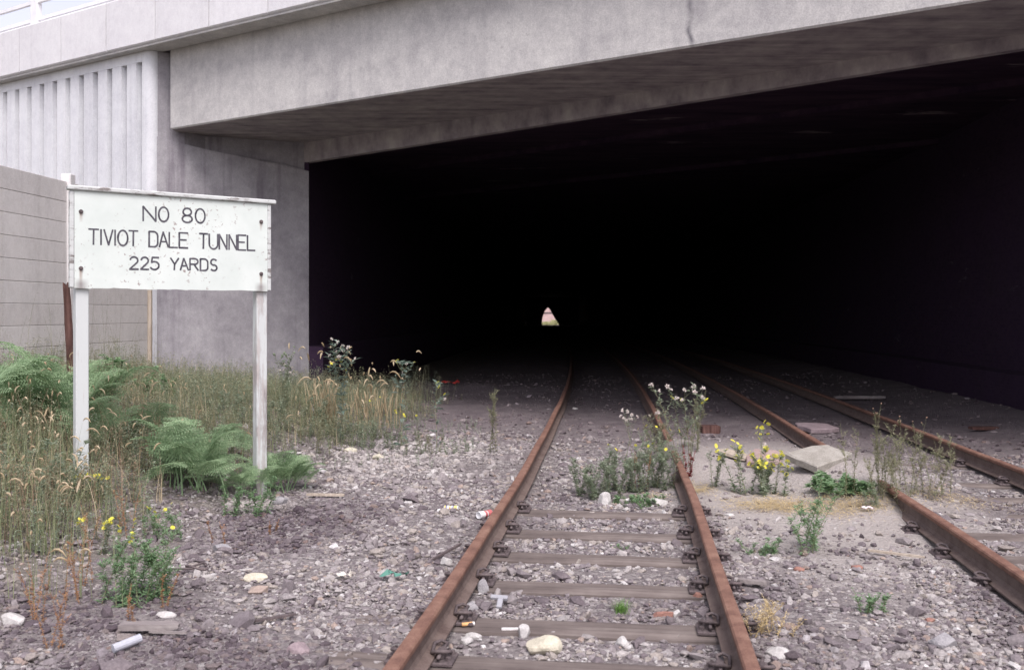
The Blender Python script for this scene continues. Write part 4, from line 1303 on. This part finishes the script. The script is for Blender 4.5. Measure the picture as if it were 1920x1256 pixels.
def weed(name, label, cat, px, py, h, stems=3, spread=.1, lean=.15, nleaf=40, leaf=(.05, .014), mat='leaf', smat='stalk', branches=5, blen=.25, bleaf=8,
         flowers=None, group=None, droop=.25, r0=.0035, hvar=.25, bushy=0.0, extra=None, y_off=0.0):
    p = at(px, py)
    root = thing(name, label, cat, (p.x, p.y + y_off, float(zg(p.x, p.y + y_off)) - .01), 0, group)
    sm, lm = MB(), MB()
    tips = []
    nleaf = int(nleaf * (1.4 if name == 'sow_thistle' else 2.3)); bleaf = int(bleaf * 2.2); lean = lean * 1.5; leaf = (leaf[0] * 1.12, leaf[1] * 1.25); hvar = max(hvar, .45) if stems > 4 else hvar; r0 = r0 * .75
    for s in range(stems):
        az = pr.uniform(0, 2 * math.pi); hh = h * (1 - pr.uniform(0, hvar)) if s else h
        b = (pr.gauss(0, spread), pr.gauss(0, spread * .8))
        path = stem_path(hh, lean * pr.uniform(.3, 1.2), az, .4, 6, b)
        sm.tube(path, [r0 * (1 - .75 * i / 6) for i in range(7)], 4, False)
        for _ in range(nleaf):
            t = pr.uniform(.04, .97) ** (1.0 + bushy)
            q = along(path, t); a = pr.uniform(0, 2 * math.pi)
            k = (1 - .6 * t) * pr.uniform(.6, 1.15)
            lm.leaf(q, (math.cos(a), math.sin(a), pr.uniform(.05, .9)), (0, 0, 1), leaf[0] * k, leaf[1] * k, droop * pr.uniform(.2, 1.4))
        tips.append(path[-1])
        for j in range(branches):
            t = pr.uniform(.35, .92); q = along(path, t); a = pr.uniform(0, 2 * math.pi)
            L = blen * h * pr.uniform(.5, 1.1) * (1.1 - t * .6)
            e = q + Vector((math.cos(a) * L * .6, math.sin(a) * L * .6, L * .75))
            mid = q.lerp(e, .5) + Vector((math.cos(a), math.sin(a), -.3)) * L * .08
            sm.tube([q, mid, e], [r0 * .5, r0 * .4, r0 * .25], 3, False)
            for _ in range(bleaf):
                u_ = pr.uniform(.1, 1); w = q.lerp(e, u_); a2 = pr.uniform(0, 2 * math.pi); k = pr.uniform(.4, .8)
                lm.leaf(w, (math.cos(a2), math.sin(a2), pr.uniform(.1, .9)), (0, 0, 1), leaf[0] * k, leaf[1] * k, droop * pr.uniform(.2, 1.2))
            tips.append(e)
    sm.build('stem', M[smat], root)
    if lm.f: lm.build('foliage', M[mat], root)
    if flowers:
        tips.sort(key=lambda v: -v.z)
        for (kind, fm, cnt, size) in flowers:
            for k in range(cnt):
                q = tips[k % len(tips)] if k < len(tips) else tips[pr.randrange(len(tips))] + Vector((pr.gauss(0, .025), pr.gauss(0, .025), pr.gauss(-.01, .025)))
                add_flower(root, {'daisy': 'flower', 'bud': 'bud', 'fluff': 'seed_head'}[kind], kind, M[fm], q, size * 1.3 * pr.uniform(.75, 1.2))
            tips = tips[cnt:] + tips[:cnt] if len(tips) > cnt else tips
    return root

# bracken: fronds are parts of the plant
def frond_mesh(seed, pairs=17, pin=10):
    r = random.Random(seed); m = MB()
    def rp(t): return Vector((.62 * t ** 1.5 + .03 * math.sin(3 * t), .05 * math.sin(2.2 * t + seed) * t, .98 * t - .50 * t ** 2.6))
    m.tube([rp(i / 10) for i in range(11)], [.009 * (1 - .085 * i) for i in range(11)], 4, False)
    for i in range(pairs):
        tt = i / pairs; t = .27 + .72 * tt
        p = rp(t); tg = (rp(t + .01) - p).normalized()
        L = .34 * (1 - tt) ** .8 * r.uniform(.85, 1.1) + .01
        side0 = tg.cross(Vector((0, 0, 1))).normalized(); nrm = side0.cross(tg)
        for sgn in (-1, 1):
            d = (side0 * sgn + tg * .42 + nrm * r.uniform(-.05, .18)).normalized()
            npn = max(3, int(pin * L / .3))
            for k in range(npn):
                s = (k + .6) / npn
                q = p + d * L * s - Vector((0, 0, .16 * L * s * s))
                ln = (.062 * (1 - s) ** .8 + .010) * (.55 + .45 * L / .34)
                for sg2 in (-1, 1):
                    dd = (d.cross(nrm) * sg2 + d * .35).normalized()
                    m.leaf(q, dd, nrm, ln, max(.011, L / npn * .72), .12)
            m.leaf(p + d * L * .86 - Vector((0, 0, .12 * L)), d, nrm, L * .2 + .01, .012, .2)
    me = bpy.data.meshes.new('frond'); me.from_pydata(m.v, [], m.f); me.materials.append(M['fern']); me.update()
    return me
FROND = [frond_mesh(s) for s in (1, 2, 3, 4)]
def bracken(label, px, py, specs, y_off=0.0, n=11, size=.7, spread=.18, az0=None):
    p = at(px, py)
    root = thing('bracken_fern', label, 'fern', (p.x, p.y + y_off, float(zg(p.x, p.y + y_off))), 0, 'bracken ferns round the sign')
    n = int(n * 1.5)
    for k in range(n):
        a = 2 * math.pi * k / n * 1.618 + pr.uniform(-.35, .35)
        if az0 is not None: a = az0 + pr.gauss(0, 1.0)
        o = bpy.data.objects.new('frond', FROND[k % 4]); COL.objects.link(o); o.parent = root
        s = size * pr.uniform(.72, 1.12)
        o.scale = (s * pr.uniform(.8, 1.1), s, s * pr.uniform(.9, 1.45))
        o.location = (pr.gauss(0, spread), pr.gauss(0, spread * .8), 0)
        o.rotation_euler = (pr.uniform(-.2, .2), pr.uniform(-.25, .30), a)
    return root
bracken('large bracken clump at the left edge in front of the concrete fence', 20, 800, None, n=16, size=.98, spread=.28)
bracken('tall bracken clump directly left of the left sign post', 105, 815, None, n=15, size=.95, spread=.26)
bracken('shadowed bracken clump right behind the left sign post', 190, 850, None, n=9, size=.62, spread=.18, y_off=.3)
bracken('bright bracken clump between the two sign posts', 338, 922, None, n=16, size=.80, spread=.17)
bracken('smaller loose bracken behind the bright clump between the posts', 400, 868, None, n=8, size=.52, spread=.2)
bracken('bracken clump spreading to the right of the worn sign post', 527, 928, None, n=13, size=.52, spread=.11, y_off=.15)
bracken('low bracken tuft just left of the worn sign post', 440, 935, None, n=6, size=.42, spread=.08, y_off=.1)

# ---- plants along the tunnel side (left)
weed('sow_thistle', 'tallest sow thistle at the dark tunnel edge, with white seed heads on top', 'thistle', 643, 822, 1.32, 2, .05, .16, 22, (.15, .045), 'leaf_blue', branches=7, blen=.22, bleaf=4,
     flowers=[('fluff', 'fluff', 9, .026), ('daisy', 'yellow', 5, .018), ('bud', 'leaf_blue', 6, .016)], r0=.007)
weed('sow_thistle', 'second sow thistle right of the dry tan grass, its arms spread against the dark', 'thistle', 752, 840, 1.05, 1, .02, .10, 15, (.17, .055), 'leaf_blue', branches=6, blen=.45, bleaf=3,
     flowers=[('daisy', 'yellow', 3, .019), ('fluff', 'fluff', 2, .02), ('bud', 'leaf_blue', 6, .016)], r0=.008)
weed('sow_thistle', 'third and shortest sow thistle, standing alone left of the rail', 'thistle', 821, 838, .80, 1, .02, .10, 12, (.14, .045), 'leaf_blue', branches=5, blen=.34, bleaf=3,
     flowers=[('daisy', 'yellow', 4, .019), ('fluff', 'fluff', 2, .02), ('bud', 'leaf_blue', 3, .015)], r0=.007)
weed('mugwort', 'slim pale grey green weed alone between the sow thistles and the left rail', 'weed', 931, 850, .80, 3, .03, .10, 60, (.055, .011), 'leaf_olive', branches=7, blen=.2, bleaf=12)
weed('thistle', 'thistle with pale pink heads in front of the concrete abutment', 'thistle', 535, 775, .92, 3, .07, .16, 34, (.09, .022), 'leaf', branches=6, blen=.28, bleaf=6, flowers=[('bud', 'leaf', 9, .022), ('fluff', 'fluff', 8, .02)], r0=.005)
weed('willowherb', 'wispy green weed spray left of the first cream stone', 'weed', 600, 848, .62, 7, .14, .2, 50, (.045, .009), 'leaf_olive', branches=4, blen=.25, bleaf=10)
weed('willowherb', 'feathery weed with yellow specks between the two big sow thistles', 'weed', 700, 825, .55, 8, .16, .2, 46, (.045, .010), 'leaf', branches=4, blen=.3, bleaf=9, flowers=[('daisy', 'yellow', 5, .013)])
weed('groundsel', 'low weed patch at the foot of the second sow thistle, dotted yellow', 'weed', 757, 828, .40, 9, .18, .3, 30, (.04, .010), 'leaf', branches=3, blen=.4, bleaf=8, flowers=[('daisy', 'yellow', 8, .016)])
weed('groundsel', 'pale low weed between the second and third sow thistles', 'weed', 795, 850, .30, 7, .12, .3, 26, (.035, .009), 'leaf_olive', branches=3, blen=.4, bleaf=8)
weed('groundsel', 'small green seedling patch on the stones under the third sow thistle', 'weed', 858, 852, .20, 5, .08, .3, 22, (.035, .012), 'leaf', branches=2, blen=.4, bleaf=6)
def drygrass(name, label, px, py, h, n, spread, mat='tan', y_off=0.0, heads=True, big=1.0):
    p = at(px, py); m, hd = MB(), MB()
    root = thing(name, label, 'grass', (p.x, p.y + y_off, float(zg(p.x, p.y + y_off)) - .01))
    for k in range(n):
        a = pr.uniform(0, 6.28); hh = h * pr.uniform(.6, 1.05)
        b = (pr.gauss(0, spread), pr.gauss(0, spread * .7), 0)
        d = (math.cos(a), math.sin(a))
        q = m.blade(b, d, hh, .0055, pr.uniform(.02, .30), 4)
        if big > 1: m.tube([Vector(b).lerp(q, t_) + Vector((0, 0, .06 * math.sin(3.14 * t_))) for t_ in (0, .35, .7, 1)], [.005, .0045, .0042, .0038], 3, False)
        if heads and k % 2 == 0:
            k_ = pr.uniform(.35, 1.0); b_ = pr.uniform(.1, 1.0)
            pts = [q + Vector((d[0] * .036 * i * b_, d[1] * .018 * i, (.026 * i - .011 * b_ * i * i))) * k_ + q * (1 - k_) for i in range(5)]
            pts = [q + (c_ - q) * big for c_ in pts]
            hd.tube(pts, [.002 * big, .0062 * big, .007 * big, .0055 * big, .0015], 4)
    m.build('blades', M[mat], root)
    if hd.f: hd.build('seed_heads', M['tan'], root)
    return root
drygrass('dry_grass', 'dry tan grass with drooping heads left of the tallest sow thistle', 612, 800, .66, 40, .10, big=1.7)
drygrass('dry_grass', 'dry tan grass with drooping heads right of the tallest sow thistle', 695, 800, .62, 64, .15, big=1.7)
drygrass('dry_grass', 'dry tan seed spikes standing in the meadow between the sign posts', 345, 800, .52, 26, .16, heads=False)
drygrass('dry_grass', 'three dry tan spikes in front of the bright bracken', 302, 940, .42, 7, .03, heads=False)

# ---- between and beside the rails
weed('fleabane', 'bushy green weed on the left of the trio between the middle rails', 'weed', 1120, 932, .42, 15, .12, .35, 46, (.05, .013), 'leaf', branches=5, blen=.3, bleaf=10, bushy=.3)
weed('fleabane', 'bushy green weed in the centre of the trio between the middle rails, yellow dots', 'weed', 1178, 922, .46, 16, .12, .35, 46, (.05, .013), 'leaf', branches=5, blen=.3, bleaf=10, flowers=[('daisy', 'yellow', 6, .015)], bushy=.3)
weed('fleabane', 'bushy green weed on the right of the trio, touching the right rail', 'weed', 1240, 915, .60, 15, .10, .25, 44, (.05, .012), 'leaf', branches=5, blen=.3, bleaf=10, flowers=[('daisy', 'yellow', 5, .013)], bushy=.2)
weed('dock', 'rust orange seed spikes rising between the green weeds of the middle track', 'dock', 1196, 920, .40, 4, .06, .1, 60, (.016, .010), 'dock', 'dock', branches=2, blen=.2, bleaf=8)
weed('chickweed', 'low creeping green weed at the foot of the bushy weeds, right of the white stones', 'weed', 1190, 944, .10, 26, .14, .6, 16, (.035, .014), 'leaf_bright', branches=2, blen=.5, bleaf=6)
weed('sow_thistle', 'thin weed with a row of white seed heads left of the right rail', 'thistle', 1203, 865, .60, 3, .10, .3, 12, (.06, .014), 'leaf', branches=6, blen=.4, bleaf=3, flowers=[('fluff', 'fluff', 14, .022)], r0=.004)
weed('sow_thistle', 'tall weed with pale seed heads standing just past the right rail', 'thistle', 1282, 872, .86, 4, .10, .25, 24, (.08, .02), 'leaf', branches=7, blen=.35, bleaf=5, flowers=[('fluff', 'fluff', 14, .022), ('daisy', 'yellow', 4, .02)], r0=.005)
weed('mugwort', 'grey weed spire right of the pale seed heads by the right rail', 'weed', 1300, 845, .68, 4, .06, .12, 60, (.04, .009), 'leaf_olive', branches=6, blen=.22, bleaf=12)
weed('mugwort', 'grey green weeds crowding the buried stretch of the right rail', 'weed', 1252, 850, .50, 10, .18, .3, 46, (.045, .010), 'leaf_olive', branches=4, blen=.3, bleaf=10)
weed('dock', 'crimson dock stem beside the right rail', 'dock', 1292, 896, .34, 3, .03, .15, 50, (.03, .014), 'dock_red', 'dock_red', branches=2, blen=.2, bleaf=8)
weed('mugwort', 'small upright weed alone on the sand right of the crimson dock', 'weed', 1347, 912, .38, 4, .05, .2, 34, (.045, .011), 'leaf', branches=3, blen=.3, bleaf=8)
weed('ragwort', 'ragwort in full yellow flower on the sand in front of the pinkish slab', 'ragwort', 1422, 925, .50, 14, .11, .25, 40, (.055, .016), 'leaf', branches=5, blen=.3, bleaf=8, flowers=[('daisy', 'yellow', 78, .019)], r0=.004, bushy=.3)
weed('ragwort', 'single tall ragwort spray with a few yellow heads behind the full one', 'ragwort', 1430, 890, .55, 2, .05, .2, 14, (.04, .012), 'leaf', branches=6, blen=.3, bleaf=4, flowers=[('daisy', 'yellow', 12, .017), ('fluff', 'fluff', 2, .02)])
weed('orache', 'thin leaved upright weed on the grit in front of the straw', 'weed', 1515, 1030, .50, 7, .08, .3, 34, (.05, .013), 'leaf_bright', branches=6, blen=.32, bleaf=7, r0=.004)
weed('bramble', 'broad leaved low green weed behind the straw', 'weed', 1572, 922, .16, 12, .16, .8, 10, (.09, .05), 'leaf_bright', branches=2, blen=.5, bleaf=5)
weed('bramble', 'second broad leaved low green weed, nearer the buried rail', 'weed', 1618, 926, .14, 10, .10, .8, 10, (.085, .05), 'leaf_bright', branches=2, blen=.5, bleaf=5)
weed('mugwort', 'feathery grey weed standing over the buried end of the right hand rail', 'weed', 1660, 930, .66, 15, .16, .22, 60, (.04, .008), 'leaf_olive', branches=6, blen=.28, bleaf=12)
weed('mugwort', 'feathery grey weed growing inside the right hand track beside the buried rail', 'weed', 1725, 925, .55, 12, .18, .25, 50, (.038, .008), 'leaf_olive', branches=5, blen=.28, bleaf=12)
weed('willowherb', 'tall spindly weed with pinkish tips rising in front of the far rail', 'weed', 1637, 850, .62, 3, .04, .12, 50, (.04, .009), 'leaf_olive', branches=6, blen=.2, bleaf=10, flowers=[('bud', 'red_haze', 8, .010)])
weed('willowherb', 'spindly pair of weeds with pinkish tips at the far rail, right of the tall one', 'weed', 1705, 850, .46, 4, .16, .12, 40, (.035, .008), 'leaf_olive', branches=5, blen=.2, bleaf=9, flowers=[('bud', 'red_haze', 8, .010)])
weed('chickweed', 'small low green weed on the grit just outside the right rail', 'weed', 1428, 1040, .12, 10, .06, .5, 20, (.035, .010), 'leaf_bright', branches=2, blen=.4, bleaf=6)
weed('chickweed', 'lone small green shoot in the grit at the right foreground', 'weed', 1638, 1146, .14, 7, .035, .5, 18, (.035, .010), 'leaf_bright', branches=3, blen=.4, bleaf=6)
weed('withered_weed', 'withered yellow brown wisps beside the right rail in the foreground', 'weed', 1440, 1190, .20, 14, .06, .5, 14, (.03, .006), 'straw', 'straw', branches=3, blen=.4, bleaf=5)
weed('mugwort', 'slender weed beside the straw, in front of the feathery grey weeds', 'weed', 1648, 952, .25, 5, .05, .2, 30, (.035, .009), 'leaf', branches=3, blen=.3, bleaf=8)
weed('chickweed', 'tiny green weed between the second and third sleepers', 'weed', 1156, 1030, .05, 8, .04, .6, 8, (.025, .009), 'leaf_bright', branches=1, blen=.4, bleaf=4)
p = at(1165, 1150); m = MB()
for k in range(210):
    a = pr.uniform(0, 6.28); m.blade((pr.gauss(0, .018), pr.gauss(0, .018), 0), (math.cos(a), math.sin(a)), pr.uniform(.04, .10), .0026, pr.uniform(.2, 1.1), 3)
o = m.build('grass_tuft', M['tuft']); o.location = p
tag(o, 'vivid green grass tuft between two sleepers of the middle track', 'grass')

# ---- left foreground
weed('groundsel', 'green feathery weed with yellow dots in the left foreground ash', 'weed', 250, 1125, .42, 20, .11, .35, 46, (.045, .010), 'leaf_bright', branches=5, blen=.3, bleaf=10, flowers=[('daisy', 'yellow', 6, .011)], bushy=.2)
weed('ragwort', 'yellow flowered weed low beside the left sign post', 'ragwort', 185, 935, .22, 8, .07, .25, 24, (.04, .012), 'leaf', branches=4, blen=.3, bleaf=6, flowers=[('daisy', 'yellow', 16, .015)])
weed('ragwort', 'small yellow flowered spray on the stones in front of the bright bracken', 'ragwort', 300, 1010, .26, 10, .10, .25, 26, (.04, .010), 'leaf_bright', branches=4, blen=.3, bleaf=6, flowers=[('daisy', 'yellow', 9, .013)])
weed('ragwort', 'flat topped yellow weed left of the green feathery foreground weed', 'ragwort', 205, 1045, .28, 7, .10, .2, 22, (.04, .010), 'leaf', branches=4, blen=.3, bleaf=6, flowers=[('daisy', 'yellow', 14, .014)])
weed('mugwort', 'leafy green weed in front of the worn sign post', 'weed', 462, 968, .34, 8, .08, .3, 30, (.055, .016), 'leaf_bright', branches=4, blen=.3, bleaf=8)
for (px, py, h, lab) in ((165, 1100, .55, 'tall red stemmed dock left of the green feathery foreground weed'), (95, 1215, .34, 'rust orange dock in the bottom left corner ash'), (70, 1170, .42, 'rust orange dock beside the left edge of the photo'),
                         (322, 1138, .22, 'single small orange dock right of the green feathery foreground weed'), (258, 1170, .20, 'small orange dock in front of the green feathery weed'), (238, 1010, .40, 'thin red dock standing between the grasses and the stones'),
                         (415, 1022, .20, 'tiny orange dock by the pale squarish stone'), (135, 1130, .40, 'rust red dock leaning in the left foreground grasses'), (515, 1000, .12, 'tiniest orange dock in the stones right of the leafy post weed')):
    weed('dock', lab, 'dock', px, py, h, 4 if h > .3 else 2, .035, .2, 44, (.016, .009), 'dock', 'dock', branches=3, blen=.22, bleaf=8, r0=.0022)

# ---- broad leaved weeds in the bank
for px, py, h, n_, lf, lab in ((222, 730, .50, 10, (.09, .045), 'dark leafy nettle clump at the foot of the fence end'), (290, 748, .42, 9, (.09, .04), 'leafy nettle clump at the foot of the abutment corner'),
                              (505, 800, .45, 8, (.07, .022), 'leafy green weed behind the worn sign post'), (590, 800, .48, 9, (.07, .02), 'leafy weed between the worn post and the tallest sow thistle'),
                              (430, 790, .40, 7, (.07, .022), 'low leafy weed in the meadow midway between the posts'), (60, 930, .50, 8, (.08, .02), 'leafy weed in front of the left edge bracken'),
                              (660, 838, .45, 9, (.055, .014), 'grey green weed filling in below the tallest sow thistle'), (720, 842, .35, 8, (.05, .013), 'bushy weed under the right hand dry grass')):
    weed('nettle' if 'nettle' in lab else 'weed', lab, 'weed', px, py, h, n_, .15, .25, 22, lf, 'leaf' if 'nettle' not in lab else 'leaf_bright', branches=3, blen=.3, bleaf=5)
for px, py, h, n_, lab in ((20, 1040, .56, 34, 'tall tan and green grass clump at the left edge of the photo'), (110, 1050, .5, 30, 'tall grass clump between the left edge and the red docks'), (60, 1120, .38, 26, 'lower grass clump in the left foreground ash'),
                           (150, 960, .36, 22, 'pale grass clump at the foot of the left sign post'), (105, 900, .58, 46, 'tall green grass clump left of the left sign post')):
    drygrass('tall_grass', lab, px, py, h, n_, .14, 'grass', heads=True)

# ---- uncountable growth
def veg_zone(X, Y):
    ul = X - c1(Y) + .75
    e = .35 * np.sin(2.1 * Y + 1.0) + .25 * np.sin(5.3 * Y + X * 2)
    lim = -2.62 + e * .7 - .5 * (Y < 6.5) + .45 * sstep(10, 14, Y)
    return ul - lim
def zone_points(n, y0, y1, xl=-9.0):
    out = []
    while len(out) < n:
        Y = pr.uniform(y0, y1); X = pr.uniform(max(xl, -.60 * Y - .8), 0)
        d = float(veg_zone(X, Y))
        if d < 0 and X > -6.6 + .0833 * (Y - 14.4) and not (Y > 17.0 and X < -4.2 + .9 * (Y - 18.9) - .2) and Y < 18.5:
            if pr.random() < min(1, .25 - d * 1.2): out.append((X, Y, float(zg(X, Y)) - .01))
    return out
gm = MB()
for X, Y, Z in zone_points(9000, 4.4, 18.0):
    a = pr.uniform(0, 6.28)
    gm.blade((X, Y, Z), (math.cos(a), math.sin(a)), pr.uniform(.12, .46) * (.85 + .35 * float(vnoise(X, Y, 1.9, .4))) * (1.25 if X < -3.2 and Y < 8 else 1), pr.uniform(.004, .008), pr.uniform(.1, .7), 3)
tag(gm.build('meadow_grass', M['grass']), 'mixed green grass blades covering the bank round the sign', 'grass', kind='stuff')
gm = MB()
for X, Y, Z in zone_points(1700, 4.4, 18.0):
    a = pr.uniform(0, 6.28)
    gm.blade((X, Y, Z), (math.cos(a), math.sin(a)), pr.uniform(.2, .55), pr.uniform(.003, .006), pr.uniform(.1, .6), 3)
hd = gm
for X, Y, Z in zone_points(170, 4.6, 11.5):
    a = pr.uniform(0, 6.28); d = (math.cos(a), math.sin(a)); h = pr.uniform(.35, .68)
    q = gm.blade((X, Y, Z), d, h, .004, pr.uniform(.05, .25), 4)
    L = pr.uniform(.012, .03); d = (d[0] * pr.uniform(.1, 1.2), d[1])
    hd.tube([q + Vector((d[0] * L * .8 * i * (.3 + .2 * i), d[1] * L * .6 * i * .5, L * i * (1 - .12 * i))) for i in range(5)], [.002, .0055, .0062, .005, .0012], 4)
tag(gm.build('dry_meadow_grass', M['tan']), 'dry tan grass stems and seed heads mixed through the bank', 'grass', kind='stuff')
wm = MB()
def fine_weed(m, X, Y, Z, h, nl, ll, lw):
    h = h * min(1.5, max(.45, .85 + .38 * float(vnoise(X, Y, 1.6, 1.3))))
    path = stem_path(h, pr.uniform(0, .35), pr.uniform(0, 6.28), .4, 4)
    o = Vector((X, Y, Z))
    m.tube([o + q for q in path], [.0022, .002, .0016, .0012, .0006], 3, False)
    for _ in range(nl):
        q = o + along(path, pr.uniform(.1, 1)) + Vector((pr.gauss(0, .03), pr.gauss(0, .03), 0)) * h * 1.5; a = pr.uniform(0, 6.28)
        m.leaf(q, (math.cos(a), math.sin(a), pr.uniform(0, 1)), (0, 0, 1), ll * pr.uniform(.5, 1.1), lw * pr.uniform(.6, 1.2), .2)
for X, Y, Z in zone_points(3600, 6.0, 18.3):
    fine_weed(wm, X, Y, Z, pr.uniform(.15, .55), 30, .045, .011)
tag(wm.build('meadow_weeds', M['leaf_olive']), 'hazy olive green weeds filling the bank up to the abutment', 'weeds', kind='stuff')
wm = MB()
for X, Y, Z in zone_points(2300, 5.5, 18.0):
    fine_weed(wm, X, Y, Z, pr.uniform(.15, .48), 30, .045, .013)
tag(wm.build('green_meadow_weeds', M['leaf']), 'fresh green small leaved weeds scattered through the bank', 'weeds', kind='stuff')
wm = MB()
for X, Y, Z in zone_points(420, 4.4, 9.5):
    fine_weed(wm, X, Y, Z, pr.uniform(.25, .58), 44, .018, .007)
tag(wm.build('reddish_grass', M['red_haze']), 'reddish brown seeding grasses in the left foreground', 'grass', kind='stuff')
# tall fine stems against the fence
wm = MB()
for k in range(60):
    Y = pr.uniform(12.2, 16.8); X = -6.66 + .0833 * (Y - 14.4) + pr.uniform(.15, .8)
    fine_weed(wm, X, Y, float(zg(X, Y)), pr.uniform(.5, 1.15), 34, .03, .007)
tag(wm.build('fence_weeds', M['stalk']), 'thin dark weed stems growing up against the concrete fence', 'weeds', kind='stuff')
# straw on the sand
sm_ = MB()
def straw_at(px, py, n, sx, sy):
    p = at(px, py)
    for k in range(n):
        X = p.x + pr.gauss(0, sx); Y = p.y + pr.gauss(0, sy)
        a = pr.uniform(0, 6.28)
        sm_.leaf((X, Y, float(zg(X, Y)) + pr.uniform(.004, .03)), (math.cos(a), math.sin(a), pr.uniform(-.1, .35)), (0, 0, 1), pr.uniform(.04, .13), .004, .1)
straw_at(1450, 950, 1500, .20, .17); straw_at(1590, 950, 1500, .24, .17); straw_at(1315, 920, 300, .07, .12); straw_at(1215, 935, 150, .12, .06); straw_at(1780, 935, 500, .22, .14)
tag(sm_.build('straw', M['straw']), 'bleached yellow straw lying flat on the sand between the tracks', 'straw', kind='stuff')
# small seedlings scattered on the ballast
wm = MB()
for k in range(150):
    X = pr.uniform(-2.6, -.4); Y = pr.uniform(10.2, 14.5)
    if X - float(c1(Y)) > -1.0: continue
    fine_weed(wm, X, Y, float(zg(X, Y)), pr.uniform(.05, .2), 14, .035, .010)
tag(wm.build('seedlings', M['leaf']), 'thin scatter of green seedlings on the stones below the sow thistles', 'weeds', kind='stuff')
